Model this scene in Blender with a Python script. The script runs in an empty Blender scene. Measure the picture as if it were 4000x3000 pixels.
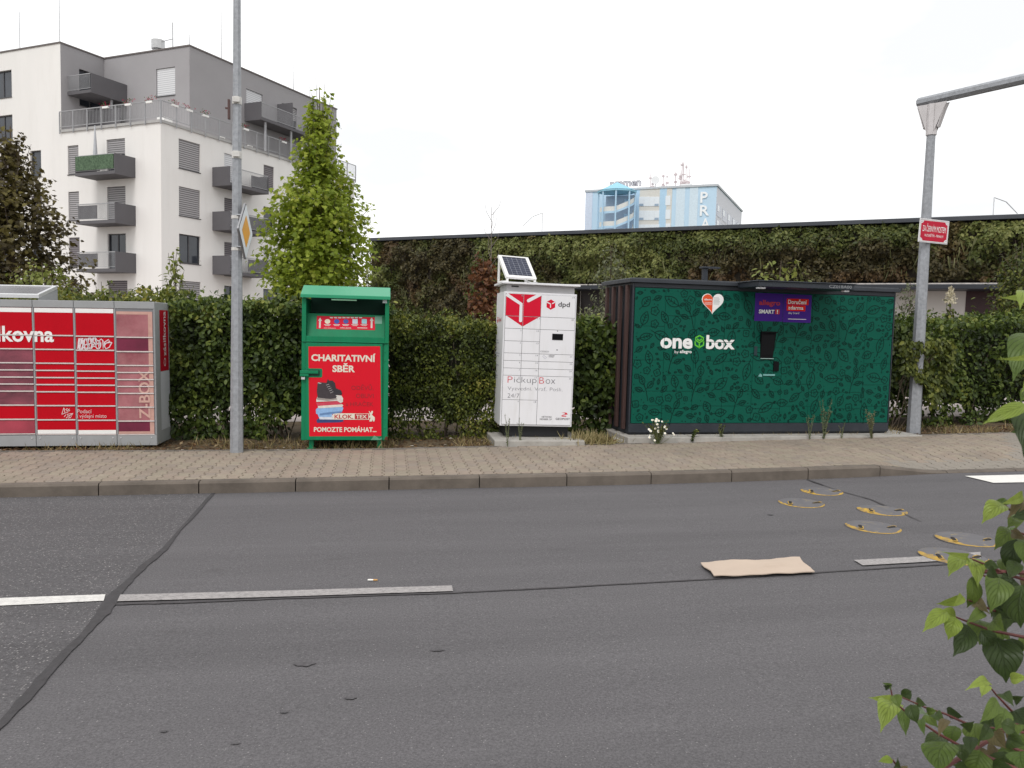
import bpy, math, random
import numpy as np
from mathutils import Vector, Matrix
random.seed(7); RNG = np.random.default_rng(11)
PI = math.pi
sc = bpy.context.scene
col = sc.collection
# ------------------------------------------------------------------ camera model (photo 4000 x 3000)
F = 3150.0; YAW = math.radians(8.7); PITCH = math.radians(4.0); ROLL = math.radians(1.4); H = 1.8; S = 0.015
EYE = Vector((0, 0, H))
_f = Vector((math.sin(YAW)*math.cos(PITCH), math.cos(YAW)*math.cos(PITCH), -math.sin(PITCH)))
_r0 = Vector((math.cos(YAW), -math.sin(YAW), 0)); _u0 = _r0.cross(_f)
CR = _r0*math.cos(ROLL) + _u0*math.sin(ROLL); CU = -_r0*math.sin(ROLL) + _u0*math.cos(ROLL)
def ray(u, v): return _f + CR*((u-2000)/F) + CU*((1500-v)/F)
def gz(x): return S*max(-40.0, min(40.0, x))
def gnd(u, v, dz=0.0):                      # point on the sloping street surface
    d = ray(u, v); t = (H-dz)/(S*d.x-d.z); return EYE + d*t
def at(u, v, depth): return EYE + ray(u, v)*depth      # point at a distance along the view axis
def atY(u, v, Y): d = ray(u, v); return EYE + d*(Y/d.y)
def atZ(u, v, z): d = ray(u, v); return EYE + d*((z-H)/d.z)
cam = bpy.data.cameras.new('camera'); camo = bpy.data.objects.new('camera', cam); col.objects.link(camo)
cam.sensor_width = 36; cam.lens = F/4000*36; cam.clip_start = .05; cam.clip_end = 3000
camo.matrix_world = Matrix((( CR.x, CU.x, -_f.x, 0), (CR.y, CU.y, -_f.y, 0), (CR.z, CU.z, -_f.z, H), (0, 0, 0, 1)))
sc.camera = camo; cam.dof.use_dof = True; cam.dof.focus_distance = 11.5; cam.dof.aperture_fstop = 16
sc.view_settings.view_transform = 'Standard'; sc.view_settings.look = 'None'
sc.view_settings.exposure = 0.14; sc.view_settings.gamma = 1
# ------------------------------------------------------------------ light: white overcast sky and a veiled sun
SUN_EL, SUN_AZ = math.radians(52), math.radians(205)
w = bpy.data.worlds.new("World"); sc.world = w; w.use_nodes = True
nt = w.node_tree; nt.nodes.clear()
def wn(t, **k):
    n = nt.nodes.new(t)
    for a, b in k.items(): setattr(n, a, b)
    return n
out = wn('ShaderNodeOutputWorld'); bg = wn('ShaderNodeBackground'); bg.inputs[1].default_value = 0.1
sky = wn('ShaderNodeTexSky', sky_type='NISHITA', sun_disc=False, sun_elevation=SUN_EL, sun_rotation=SUN_AZ)
tc = wn('ShaderNodeTexCoord'); mp = wn('ShaderNodeMapping'); mp.inputs['Scale'].default_value = (1.2, 1.2, 3.2); mp.inputs['Location'].default_value = (3.7, .4, 1.3)
no = wn('ShaderNodeTexNoise'); no.inputs['Scale'].default_value = 2.1; no.inputs['Detail'].default_value = 5; no.inputs['Roughness'].default_value = .52
cr = wn('ShaderNodeValToRGB'); cr.color_ramp.elements[0].position = .37; cr.color_ramp.elements[1].position = .55
cr.color_ramp.elements[0].color = (9.3, 9.4, 9.6, 1); cr.color_ramp.elements[1].color = (12.5, 12.5, 12.4, 1)
mx = wn('ShaderNodeMixRGB'); mx.inputs[0].default_value = .94
L = nt.links.new
L(tc.outputs['Generated'], mp.inputs[0]); L(mp.outputs[0], no.inputs['Vector']); L(no.outputs['Fac'], cr.inputs[0])
L(sky.outputs[0], mx.inputs[1]); L(cr.outputs[0], mx.inputs[2]); L(mx.outputs[0], bg.inputs[0]); L(bg.outputs[0], out.inputs[0])
sl = bpy.data.lights.new('sun', 'SUN'); sl.energy = 1.4; sl.angle = math.radians(18); sl.color = (1, .985, .965)
so = bpy.data.objects.new('sun', sl); col.objects.link(so)
sd = Vector((math.sin(SUN_AZ)*math.cos(SUN_EL), math.cos(SUN_AZ)*math.cos(SUN_EL), math.sin(SUN_EL)))
so.rotation_euler = sd.to_track_quat('Z', 'Y').to_euler(); so.location = (0, -20, 40)
# ------------------------------------------------------------------ materials
MC = {}
def mat(name, c, rough=.6, metal=0, var=.1, scale=5, bump=0, bscale=90, spec=.4, stretch=(1, 1, 1), dirt=None, dirtcol=(.1, .08, .06), c2=None, blotch=None):
    if name in MC: return MC[name]
    m = bpy.data.materials.new(name); m.use_nodes = True; n = m.node_tree.nodes; l = m.node_tree.links.new
    b = n['Principled BSDF']; b.inputs['Roughness'].default_value = rough; b.inputs['Metallic'].default_value = metal
    b.inputs['Specular IOR Level'].default_value = spec
    t = n.new('ShaderNodeTexCoord'); mpn = n.new('ShaderNodeMapping'); mpn.inputs['Scale'].default_value = stretch; l(t.outputs['Object'], mpn.inputs[0])
    nz = n.new('ShaderNodeTexNoise'); nz.inputs['Scale'].default_value = scale; nz.inputs['Detail'].default_value = 8; nz.inputs['Roughness'].default_value = .62
    l(mpn.outputs[0], nz.inputs['Vector'])
    r = n.new('ShaderNodeValToRGB'); r.color_ramp.elements[0].position = .28; r.color_ramp.elements[1].position = .72
    d = c2 if c2 else tuple(x*(1+var) for x in c)
    r.color_ramp.elements[0].color = (*[x*(1-var) for x in c], 1); r.color_ramp.elements[1].color = (*d, 1)
    l(nz.outputs['Fac'], r.inputs[0]); colout = r.outputs[0]
    if dirt:
        n2 = n.new('ShaderNodeTexNoise'); n2.inputs['Scale'].default_value = dirt[0]; n2.inputs['Detail'].default_value = 9; n2.inputs['Roughness'].default_value = .7
        l(mpn.outputs[0], n2.inputs['Vector'])
        r2 = n.new('ShaderNodeMapRange'); r2.inputs[1].default_value = dirt[1]; r2.inputs[2].default_value = dirt[2]; r2.inputs[4].default_value = dirt[3]
        l(n2.outputs['Fac'], r2.inputs[0])
        mxn = n.new('ShaderNodeMixRGB'); mxn.inputs[2].default_value = (*dirtcol, 1); l(r2.outputs[0], mxn.inputs[0]); l(colout, mxn.inputs[1]); colout = mxn.outputs[0]
    l(colout, b.inputs['Base Color'])
    if bump:
        nb = n.new('ShaderNodeTexNoise'); nb.inputs['Scale'].default_value = bscale; nb.inputs['Detail'].default_value = 4; l(t.outputs['Object'], nb.inputs['Vector'])
        bp = n.new('ShaderNodeBump'); bp.inputs['Strength'].default_value = bump; bp.inputs['Distance'].default_value = .01
        l(nb.outputs['Fac'], bp.inputs['Height']); l(bp.outputs[0], b.inputs['Normal'])
    MC[name] = m; return m
def foliage_mat(name, veins=False, trans=.3, rough=.5):
    m = bpy.data.materials.new(name); m.use_nodes = True; n = m.node_tree.nodes; l = m.node_tree.links.new
    b = n['Principled BSDF']; b.inputs['Roughness'].default_value = rough; b.inputs['Specular IOR Level'].default_value = .3
    a = n.new('ShaderNodeAttribute'); a.attribute_name = 'Col'; colout = a.outputs['Color']
    if veins:
        uv = n.new('ShaderNodeUVMap'); uv.uv_map = 'UVMap'; sp = n.new('ShaderNodeSeparateXYZ'); l(uv.outputs[0], sp.inputs[0])
        ab = n.new('ShaderNodeMath'); ab.operation = 'ABSOLUTE'; l(sp.outputs[1], ab.inputs[0])
        # curved side veins: sin((u*7 - |v|*3.2)*2pi)
        m1 = n.new('ShaderNodeMath'); m1.operation = 'MULTIPLY'; m1.inputs[1].default_value = 6.5; l(sp.outputs[0], m1.inputs[0])
        m2 = n.new('ShaderNodeMath'); m2.operation = 'MULTIPLY'; m2.inputs[1].default_value = 3.0; l(ab.outputs[0], m2.inputs[0])
        m3 = n.new('ShaderNodeMath'); m3.operation = 'SUBTRACT'; l(m1.outputs[0], m3.inputs[0]); l(m2.outputs[0], m3.inputs[1])
        m4 = n.new('ShaderNodeMath'); m4.operation = 'PINGPONG'; m4.inputs[1].default_value = .5; l(m3.outputs[0], m4.inputs[0])
        mr = n.new('ShaderNodeMath'); mr.operation = 'MINIMUM'
        m5 = n.new('ShaderNodeMath'); m5.operation = 'MULTIPLY'; m5.inputs[1].default_value = 2.2; l(ab.outputs[0], m5.inputs[0])
        l(m4.outputs[0], mr.inputs[0]); l(m5.outputs[0], mr.inputs[1])
        rg = n.new('ShaderNodeMapRange'); rg.inputs[1].default_value = 0; rg.inputs[2].default_value = .16; rg.inputs[3].default_value = 0; rg.inputs[4].default_value = 1; l(mr.outputs[0], rg.inputs[0])
        mc = n.new('ShaderNodeMixRGB'); mc.blend_type = 'MULTIPLY'; mc.inputs[0].default_value = .22; l(colout, mc.inputs[1]); l(rg.outputs[0], mc.inputs[2])
        tn = n.new('ShaderNodeTexCoord'); nz = n.new('ShaderNodeTexNoise'); nz.inputs['Scale'].default_value = 45; l(tn.outputs['Object'], nz.inputs['Vector'])
        mv = n.new('ShaderNodeMixRGB'); mv.blend_type = 'OVERLAY'; mv.inputs[0].default_value = .3; l(mc.outputs[0], mv.inputs[1]); l(nz.outputs['Fac'], mv.inputs[2]); colout = mv.outputs[0]
        bp = n.new('ShaderNodeBump'); bp.inputs['Strength'].default_value = .5; bp.inputs['Distance'].default_value = .003; l(rg.outputs[0], bp.inputs['Height']); l(bp.outputs[0], b.inputs['Normal'])
    l(colout, b.inputs['Base Color'])
    t = n.new('ShaderNodeBsdfTranslucent'); l(colout, t.inputs[0])
    ms = n.new('ShaderNodeMixShader'); ms.inputs[0].default_value = trans
    l(b.outputs[0], ms.inputs[1]); l(t.outputs[0], ms.inputs[2]); l(ms.outputs[0], n['Material Output'].inputs[0])
    MC[name] = m; return m
# ------------------------------------------------------------------ object helpers
def tag(o, label=None, cat=None, group=None, kind=None):
    if label: o['label'] = label
    if cat: o['category'] = cat
    if group: o['group'] = group
    if kind: o['kind'] = kind
    return o
def thing(name, label, cat, loc=(0, 0, 0), rot=(0, 0, 0), group=None):
    o = bpy.data.objects.new(name, None); o.empty_display_size = .2; col.objects.link(o)
    o.location = loc; o.rotation_euler = rot
    return tag(o, label, cat, group)
def frame_of(o):
    return Matrix.Translation(o.location) @ o.rotation_euler.to_matrix().to_4x4()
def loc_px(o, u, v, y=0.0):                 # photo point -> local (x, z) on the plane y of a thing
    Mi = frame_of(o).inverted(); e = Mi @ EYE; d = Mi.to_3x3() @ ray(u, v); t = (y-e.y)/d.y; p = e + d*t
    return p.x, p.z
def loc_plane(o, u, v, axis, val):
    Mi = frame_of(o).inverted(); e = Mi @ EYE; d = Mi.to_3x3() @ ray(u, v); t = (val-e[axis])/d[axis]; return e + d*t
class MB:
    def __init__(s): s.v = []; s.f = []; s.mi = []; s.cm = 0
    def face(s, pts):
        i = len(s.v); s.v += [tuple(p) for p in pts]; s.f.append(list(range(i, i+len(pts)))); s.mi.append(s.cm); return s
    def box(s, x0, x1, y0, y1, z0, z1, fn=None):
        if x0 > x1: x0, x1 = x1, x0
        if y0 > y1: y0, y1 = y1, y0
        if z0 > z1: z0, z1 = z1, z0
        i = len(s.v); p = [(x0, y0, z0), (x1, y0, z0), (x1, y1, z0), (x0, y1, z0), (x0, y0, z1), (x1, y0, z1), (x1, y1, z1), (x0, y1, z1)]
        if fn: p = [tuple(fn(*q)) for q in p]
        s.v += p
        for f in ((0, 3, 2, 1), (4, 5, 6, 7), (0, 1, 5, 4), (1, 2, 6, 5), (2, 3, 7, 6), (3, 0, 4, 7)): s.f.append([i+k for k in f]); s.mi.append(s.cm)
        return s
    def prism(s, bot, top):                  # two matching rings of 3-D points
        n = len(bot); i = len(s.v); s.v += [tuple(p) for p in bot] + [tuple(p) for p in top]
        s.f.append([i+k for k in range(n)][::-1]); s.f.append([i+n+k for k in range(n)]); s.mi += [s.cm, s.cm]
        for k in range(n): s.f.append([i+k, i+(k+1) % n, i+n+(k+1) % n, i+n+k]); s.mi.append(s.cm)
        return s
    def ext(s, poly, y0, y1):                # polygon in (x, z) extruded along y
        return s.prism([(x, y0, z) for x, z in poly][::-1], [(x, y1, z) for x, z in poly][::-1])
    def extx(s, poly, x0, x1):               # polygon in (y, z) extruded along x
        return s.prism([(x0, y, z) for y, z in poly][::-1], [(x1, y, z) for y, z in poly][::-1])
    def tube(s, pts, r, n=8, cap=True, r_end=None, phase=0.0):
        pts = [Vector(p) for p in pts]; m = len(pts); i0 = len(s.v)
        up0 = Vector((0, 0, 1))
        for k, p in enumerate(pts):
            t = (pts[min(k+1, m-1)] - pts[max(k-1, 0)]).normalized()
            a = t.cross(up0); a = a if a.length > 1e-3 else t.cross(Vector((0, 1, 0)))
            a.normalize(); b = a.cross(t).normalized()
            rr = r[k] if isinstance(r, (list, tuple)) else (r if r_end is None else r + (r_end-r)*k/(m-1))
            for j in range(n):
                q = 2*PI*j/n + phase; s.v.append(tuple(p + a*rr*math.cos(q) + b*rr*math.sin(q)))
        for k in range(m-1):
            for j in range(n):
                s.f.append([i0+k*n+j, i0+k*n+(j+1) % n, i0+(k+1)*n+(j+1) % n, i0+(k+1)*n+j]); s.mi.append(s.cm)
        if cap:
            s.f.append([i0+j for j in range(n)][::-1]); s.f.append([i0+(m-1)*n+j for j in range(n)]); s.mi += [s.cm, s.cm]
        return s
    def ribbon(s, pts, wd, P, closed=False):  # flat line of width wd, pts in 2-D, P maps (x, z) -> 3-D
        n = len(pts)
        if n < 2: return s
        Lp, Rp = [], []
        for k in range(n):
            a = pts[(k-1) % n] if (closed or k > 0) else pts[k]; b = pts[(k+1) % n] if (closed or k < n-1) else pts[k]
            dx, dz = b[0]-a[0], b[1]-a[1]; q = math.hypot(dx, dz) or 1; nx, nz = -dz/q*wd/2, dx/q*wd/2
            Lp.append(P(pts[k][0]+nx, pts[k][1]+nz)); Rp.append(P(pts[k][0]-nx, pts[k][1]-nz))
        for k in range(n if closed else n-1):
            j = (k+1) % n; s.face([Lp[k], Rp[k], Rp[j], Lp[j]])
        return s
    def build(s, name, mats, parent=None, bevel=0, smooth=False, segs=2):
        me = bpy.data.meshes.new(name); me.from_pydata(s.v, [], s.f); me.update()
        mats = mats if isinstance(mats, (list, tuple)) else [mats]
        for m in mats: me.materials.append(m)
        if len(mats) > 1: me.polygons.foreach_set('material_index', s.mi)
        if smooth: me.polygons.foreach_set('use_smooth', [True]*len(me.polygons))
        o = bpy.data.objects.new(name, me); col.objects.link(o)
        if parent is not None: o.parent = parent
        if bevel:
            b = o.modifiers.new('bevel', 'BEVEL'); b.width = bevel; b.segments = segs; b.limit_method = 'ANGLE'; b.angle_limit = math.radians(40)
        return o
def front(y): return lambda x, z, o=0.0: (x, y-o, z)
def rect(b, P, x0, z0, x1, z1, o=0.0): b.face([P(x0, z0, o), P(x1, z0, o), P(x1, z1, o), P(x0, z1, o)]); return b
def poly(b, P, pts, o=0.0): b.face([P(x, z, o) for x, z in pts]); return b
def rrect(x0, z0, x1, z1, r, n=4):
    q = []
    for cx, cz, a in ((x1-r, z1-r, 0), (x0+r, z1-r, 90), (x0+r, z0+r, 180), (x1-r, z0+r, 270)):
        for k in range(n+1): t = math.radians(a+90*k/n); q.append((cx+r*math.cos(t), cz+r*math.sin(t)))
    return q
_TC = {}
def text_geo(s, bold=0.0, outline=0.0):
    k = (s, bold, outline)
    if k in _TC: return _TC[k]
    cu = bpy.data.curves.new('lettering', 'FONT'); cu.body = s; cu.size = 1; cu.offset = bold; cu.resolution_u = 3
    if outline: cu.fill_mode = 'NONE'; cu.bevel_depth = outline; cu.bevel_resolution = 0
    ob = bpy.data.objects.new('lettering', cu); col.objects.link(ob)
    dg = bpy.context.evaluated_depsgraph_get(); dg.update()
    me = bpy.data.meshes.new_from_object(ob.evaluated_get(dg))
    v = np.zeros(len(me.vertices)*3); me.vertices.foreach_get('co', v); v = v.reshape(-1, 3)
    fs = [list(p.vertices) for p in me.polygons]
    bpy.data.objects.remove(ob); bpy.data.curves.remove(cu); bpy.data.meshes.remove(me)
    _TC[k] = (v, fs); return _TC[k]
def text_into(b, s, P, x0, z0, x1, z1, o=0.002, bold=0.0, rot=0, slant=0.0, outline=0.0):
    """fits the string into the box; rot=90 writes upwards"""
    v, fs = text_geo(s, bold, outline)
    lo, hi = v.min(0), v.max(0); W, Hh = hi[0]-lo[0], hi[1]-lo[1]
    i0 = len(b.v)
    for p in v:
        a, c = (p[0]-lo[0])/W, (p[1]-lo[1])/Hh
        if slant: a = a + slant*c
        oo = o + (p[2]*(z1-z0)/Hh if outline else 0)
        if rot == 90: b.v.append(P(x0+(1-c)*(x1-x0), z0+a*(z1-z0), oo))
        else: b.v.append(P(x0+a*(x1-x0), z0+c*(z1-z0), oo))
    for f in fs: b.f.append([i0+k for k in f]); b.mi.append(b.cm)
    return b
# ------------------------------------------------------------------ value noise and leaves in bulk
_perm = RNG.random((64, 64, 64))
def vnoise(P):
    P = np.asarray(P, float); i = np.floor(P).astype(int); f = P-i; f = f*f*(3-2*f); i %= 64; j = (i+1) % 64
    g = lambda a, b, c: _perm[a, b, c]
    x0, y0, z0 = i.T; x1, y1, z1 = j.T; fx, fy, fz = f.T
    return ((g(x0, y0, z0)*(1-fx)+g(x1, y0, z0)*fx)*(1-fy)+(g(x0, y1, z0)*(1-fx)+g(x1, y1, z0)*fx)*fy)*(1-fz) + \
           ((g(x0, y0, z1)*(1-fx)+g(x1, y0, z1)*fx)*(1-fy)+(g(x0, y1, z1)*(1-fx)+g(x1, y1, z1)*fx)*fy)*fz
def fbm(P, o=3): return sum(vnoise(np.asarray(P)*2**k + 7.3*k)*.5**k for k in range(o))/sum(.5**k for k in range(o))
LEAF = (np.array([(0, 0, 0), (.35, .28, .06), (.75, .22, .02), (1, 0, -.1), (.75, -.22, .02), (.35, -.28, .06), (.5, 0, -.03)]),
        [(0, 6, 1), (1, 6, 2), (2, 6, 3), (0, 5, 6), (5, 4, 6), (4, 3, 6)])
QLEAF = (np.array([(0, 0, 0), (.45, .3, .05), (1, 0, -.08), (.45, -.3, .05)]), [(0, 3, 2), (0, 2, 1)])
def _maple():
    p = [(0, 0), (.12, .16), (.05, .42), (.32, .34), (.42, .62), (.6, .36), (.72, .42), (.75, .2), (1, 0)]
    q = p + [(x, -y) for x, y in p[-2:0:-1]]
    v = [(x, y, .25*abs(y)-.3*x*x) for x, y in q] + [(.45, 0, -.02)]
    n = len(q); return np.array(v), [(n, (k+1) % n, k) for k in range(n)]
MAPLE = _maple()
BLADE = (np.array([(0, -.04, 0), (0, .04, 0), (.5, .03, .0), (.5, -.03, 0), (1, 0, -.18)]), [(0, 3, 2, 1), (3, 4, 2)])
def norm(a): return a/np.maximum(np.linalg.norm(a, axis=1, keepdims=True), 1e-9)
def leaves(name, P, D, N, size, colr, tpl, m, parent=None, mb=None):
    """one mesh of many leaf shapes: base P, axis D, normal N; an optional MB of stems is joined in"""
    V, Fs = tpl; n = len(P); D = norm(np.asarray(D, float)); N = np.asarray(N, float)
    N = norm(N - D*np.sum(N*D, 1, keepdims=True)); B = np.cross(N, D); size = np.asarray(size).reshape(-1, 1, 1)
    co = P[:, None, :] + size*(V[None, :, 0:1]*D[:, None, :] + V[None, :, 1:2]*B[:, None, :] + V[None, :, 2:3]*N[:, None, :])
    k = len(V); co = co.reshape(-1, 3)
    fl = np.concatenate([np.array(f) for f in Fs]); fn = np.array([len(f) for f in Fs])
    loops = (fl[None, :] + (np.arange(n)*k)[:, None]).ravel(); tot = np.tile(fn, n); st = np.concatenate([[0], np.cumsum(tot)[:-1]])
    me = bpy.data.meshes.new(name); me.vertices.add(len(co)); me.vertices.foreach_set('co', co.ravel())
    me.loops.add(len(loops)); me.loops.foreach_set('vertex_index', loops.astype(np.int32))
    me.polygons.add(len(tot)); me.polygons.foreach_set('loop_start', st.astype(np.int32)); me.polygons.foreach_set('loop_total', tot.astype(np.int32))
    me.update(calc_edges=True)
    ca = me.color_attributes.new('Col', 'FLOAT_COLOR', 'POINT'); c4 = np.ones((n, k, 4)); c4[:, :, :3] = np.asarray(colr)[:, None, :]
    ca.data.foreach_set('color', c4.ravel()); me.materials.append(m)
    o = bpy.data.objects.new(name, me); col.objects.link(o)
    if parent is not None: o.parent = parent
    return o
def rnd_dir(n): return norm(RNG.normal(size=(n, 3)))
def pick_cols(t, stops):                    # t in 0..1 -> colour ramp
    t = np.clip(t, 0, 1); xs = np.array([a for a, _ in stops]); cs = np.array([b for _, b in stops])
    return np.stack([np.interp(t, xs, cs[:, k]) for k in range(3)], 1)
FOL = foliage_mat('leaf_green'); FOLT = foliage_mat('leaf_thin', trans=.5); FOLV = foliage_mat('leaf_veined', veins=True, trans=.35, rough=.42)
BARK = mat('bark', (.1, .075, .055), .9, var=.35, scale=14, bump=.5, bscale=40, stretch=(1, 1, .25))
# ------------------------------------------------------------------ ground, road, kerb, pavement
def kerbY(x):
    if x < 2: return 8.80
    q = min(x, 6.9); return 8.80 + .0125*(q-2)**2 + max(0, x-6.9)*.03
HK = .13
def hk(x):
    q = max(0, min(1, (x-5.93)/.9)); return HK - .108*q
def sm(q): q = max(0, min(1, q)); return q*q*(3-2*q)
def pz(x, y):
    return gz(x) + hk(x) + (HK-hk(x))*sm((y-kerbY(x)-.12)/1.3)
_bx = [-30, -4.9, -3, -1.7, -.05, 1.7, 2.8, 4.4, 6.9, 7.9, 9.8, 30]; _by = [12.6, 11.1, 10.98, 10.9, 10.87, 11.0, 11.02, 11.17, 11.42, 11.56, 11.7, 13.0]
def backY(x): return float(np.interp(x, _bx, _by))
def sheet(name, xs, yfun0, yfun1, zf, m, ny=1):
    b = MB()
    for a, c in zip(xs, xs[1:]):
        for k in range(ny):
            q = []
            for x, t in ((a, k/ny), (c, k/ny), (c, (k+1)/ny), (a, (k+1)/ny)):
                y = yfun0(x)+(yfun1(x)-yfun0(x))*t; q.append((x, y, zf(x, y)))
            b.face(q)
    return b.build(name, m)
def fr(a, c, st): return list(np.arange(a, c+1e-6, st))
GX = [-900, -40] + fr(-30, 30, 2) + [40, 900]
soil = mat('soil', (.13, .095, .06), .95, var=.4, scale=7, bump=.6, bscale=60, c2=(.2, .16, .09))
tag(sheet('ground', GX, lambda x: -250, lambda x: 1500, lambda x, y: gz(x)-.06, mat('far_ground', (.1, .1, .06), .95, var=.3)), kind='structure')
# asphalt: fine grey, with aggregate specks, faint wheel bands along the lane, and stains
def asphalt(name, base, speck, sscale, sthr, coarse):
    m = mat(name, base, .92, var=.13, scale=1.1, bump=coarse, bscale=150, spec=.25, stretch=(.16, 1.7, 1))
    n = m.node_tree.nodes; l = m.node_tree.links.new; b = n['Principled BSDF']; src = b.inputs['Base Color'].links[0].from_socket
    t = n.new('ShaderNodeTexCoord')
    v = n.new('ShaderNodeTexVoronoi'); v.inputs['Scale'].default_value = sscale; l(t.outputs['Object'], v.inputs['Vector'])
    sx = n.new('ShaderNodeSeparateColor'); l(v.outputs['Color'], sx.inputs[0])
    g = n.new('ShaderNodeMapRange'); g.inputs[1].default_value = sthr; g.inputs[2].default_value = 1; l(sx.outputs[0], g.inputs[0])
    d = n.new('ShaderNodeMapRange'); d.inputs[1].default_value = .28; d.inputs[2].default_value = .42; d.inputs[3].default_value = 1; d.inputs[4].default_value = 0; l(v.outputs['Distance'], d.inputs[0])
    mu = n.new('ShaderNodeMath'); mu.operation = 'MULTIPLY'; l(g.outputs[0], mu.inputs[0]); l(d.outputs[0], mu.inputs[1])
    m1 = n.new('ShaderNodeMixRGB'); m1.inputs[2].default_value = (*speck, 1); l(mu.outputs[0], m1.inputs[0]); l(src, m1.inputs[1])
    f = n.new('ShaderNodeTexNoise'); f.inputs['Scale'].default_value = sscale*.75; f.inputs['Detail'].default_value = 5; f.inputs['Roughness'].default_value = .8; l(t.outputs['Object'], f.inputs['Vector'])
    r = n.new('ShaderNodeMapRange'); r.inputs[1].default_value = .38; r.inputs[2].default_value = .62; r.inputs[3].default_value = .74; r.inputs[4].default_value = 1.26; l(f.outputs['Fac'], r.inputs[0])
    cb = n.new('ShaderNodeCombineColor'); l(r.outputs[0], cb.inputs[0]); l(r.outputs[0], cb.inputs[1]); l(r.outputs[0], cb.inputs[2])
    m2 = n.new('ShaderNodeMixRGB'); m2.blend_type = 'MULTIPLY'; m2.inputs[0].default_value = 1; l(m1.outputs[0], m2.inputs[1]); l(cb.outputs[0], m2.inputs[2])
    # oil and rubber stains
    o = n.new('ShaderNodeTexNoise'); o.inputs['Scale'].default_value = 2.3; o.inputs['Detail'].default_value = 6
    mpp = n.new('ShaderNodeMapping'); mpp.inputs['Scale'].default_value = (.8, 2.2, 1); l(t.outputs['Object'], mpp.inputs[0]); l(mpp.outputs[0], o.inputs['Vector'])
    q = n.new('ShaderNodeMapRange'); q.inputs[1].default_value = .66; q.inputs[2].default_value = .78; q.inputs[4].default_value = .45; l(o.outputs['Fac'], q.inputs[0])
    m3 = n.new('ShaderNodeMixRGB'); m3.inputs[2].default_value = (.06, .056, .056, 1); l(q.outputs[0], m3.inputs[0]); l(m2.outputs[0], m3.inputs[1])
    l(m3.outputs[0], b.inputs['Base Color']); return m
AS = asphalt('asphalt', (.104, .0985, .102), (.24, .23, .225), 110, .94, .2)
AO = asphalt('asphalt_coarse', (.094, .089, .092), (.3, .285, .275), 70, .7, .55)
RX = [-60, -30, -12] + fr(-8, 10, .5) + [14, 30, 60]
tag(sheet('road', RX, lambda x: -6, lambda x: kerbY(x)+.05, lambda x, y: gz(x), AS), kind='structure')
tag(sheet('roadside', [-60, -30, 0, 30, 60], lambda x: -40, lambda x: -6.0, lambda x, y: gz(x)-.004, soil), kind='structure')
def gsheet(name, pts, dz, m, kind='structure'):      # polygon lying on the road, photo points
    b = MB(); q = [gnd(u, v, 0) for u, v in pts]; b.face([(p.x, p.y, gz(p.x)+dz) for p in q]); return tag(b.build(name, m), kind=kind)
seam = [(832, 1928), (770, 2000), (700, 2075), (640, 2150), (560, 2215), (515, 2262), (455, 2320), (400, 2400), (330, 2480), (235, 2575), (110, 2720), (-40, 2880), (-200, 3060), (-420, 3330)]
sw = [7, 9, 11, 15, 19, 22, 30, 31, 27, 26, 28, 30, 32, 36]
a0 = [gnd(*p) for p in seam]
oldp = [(p.x, p.y) for p in a0]; lastx = oldp[-1]
b = MB()
for (p, q) in zip(oldp, oldp[1:]): b.face([(-8, p[1], gz(-8)+.004), (p[0], p[1], gz(p[0])+.004), (q[0], q[1], gz(q[0])+.004), (-8, q[1], gz(-8)+.004)])
tag(b.build('old_asphalt', AO), kind='structure')
TAR = mat('tar', (.044, .041, .043), .8, var=.25, scale=20, bump=.2)
def strip(name, pts, hw, dz, m, jit=0.0, sub=6):
    P = []; W = []
    for k in range(len(pts)-1):
        for j in range(sub):
            t = j/sub; P.append((pts[k][0]+(pts[k+1][0]-pts[k][0])*t, pts[k][1]+(pts[k+1][1]-pts[k][1])*t)); W.append(hw[k]+(hw[k+1]-hw[k])*t)
    P.append(pts[-1]); W.append(hw[-1]); Lf, Rt = [], []
    for k in range(len(P)):
        a = P[max(k-1, 0)]; c = P[min(k+1, len(P)-1)]; dx, dy = c[0]-a[0], c[1]-a[1]; q = math.hypot(dx, dy); nx, ny = -dy/q, dx/q
        w1 = W[k]*(1+random.uniform(-jit, jit)); w2 = W[k]*(1+random.uniform(-jit, jit))
        Lf.append((P[k][0]+nx*w1, P[k][1]+ny*w1)); Rt.append((P[k][0]-nx*w2, P[k][1]-ny*w2))
    b = MB(); g = lambda p: (p[0], p[1], gz(p[0])+dz)
    for k in range(len(P)-1): b.face([g(Lf[k]), g(Rt[k]), g(Rt[k+1]), g(Lf[k+1])])
    return tag(b.build(name, m), kind='structure')
hw = [max(.018, s/F*(math.hypot(p.x, p.y)+.4)*.62) for s, p in zip(sw, a0)]
hw = [h*(1.0+.3*math.sin(k*2.1+.5)) for k, h in enumerate(hw)]
strip('tar_or_shadow_strip', [(p.x, p.y) for p in a0], hw, .007, TAR, .17, 7)
cs = [gnd(u, v) for u, v in [(455, 2362), (700, 2356), (1100, 2340), (1770, 2318), (2200, 2296), (2750, 2266), (3000, 2252), (3350, 2228), (3700, 2206), (4100, 2180)]]
strip('tar_or_shadow_strip', [(p.x, p.y) for p in cs], [.017, .015, .012, .011, .012, .01, .011, .012, .01, .01], .006, mat('tar_grey', (.056, .051, .053), .85, var=.3, scale=12), .3, 8)
kc = [gnd(u, v) for u, v in [(3152, 1874), (3190, 1888), (3222, 1899)]]
strip('tar_or_shadow_strip', [(p.x, p.y) for p in kc], [.012, .02, .008], .008, TAR, .2)
kc = [gnd(u, v) for u, v in [(3222, 1899), (3300, 1925), (3400, 1952), (3490, 1990), (3600, 2040)]]
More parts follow.
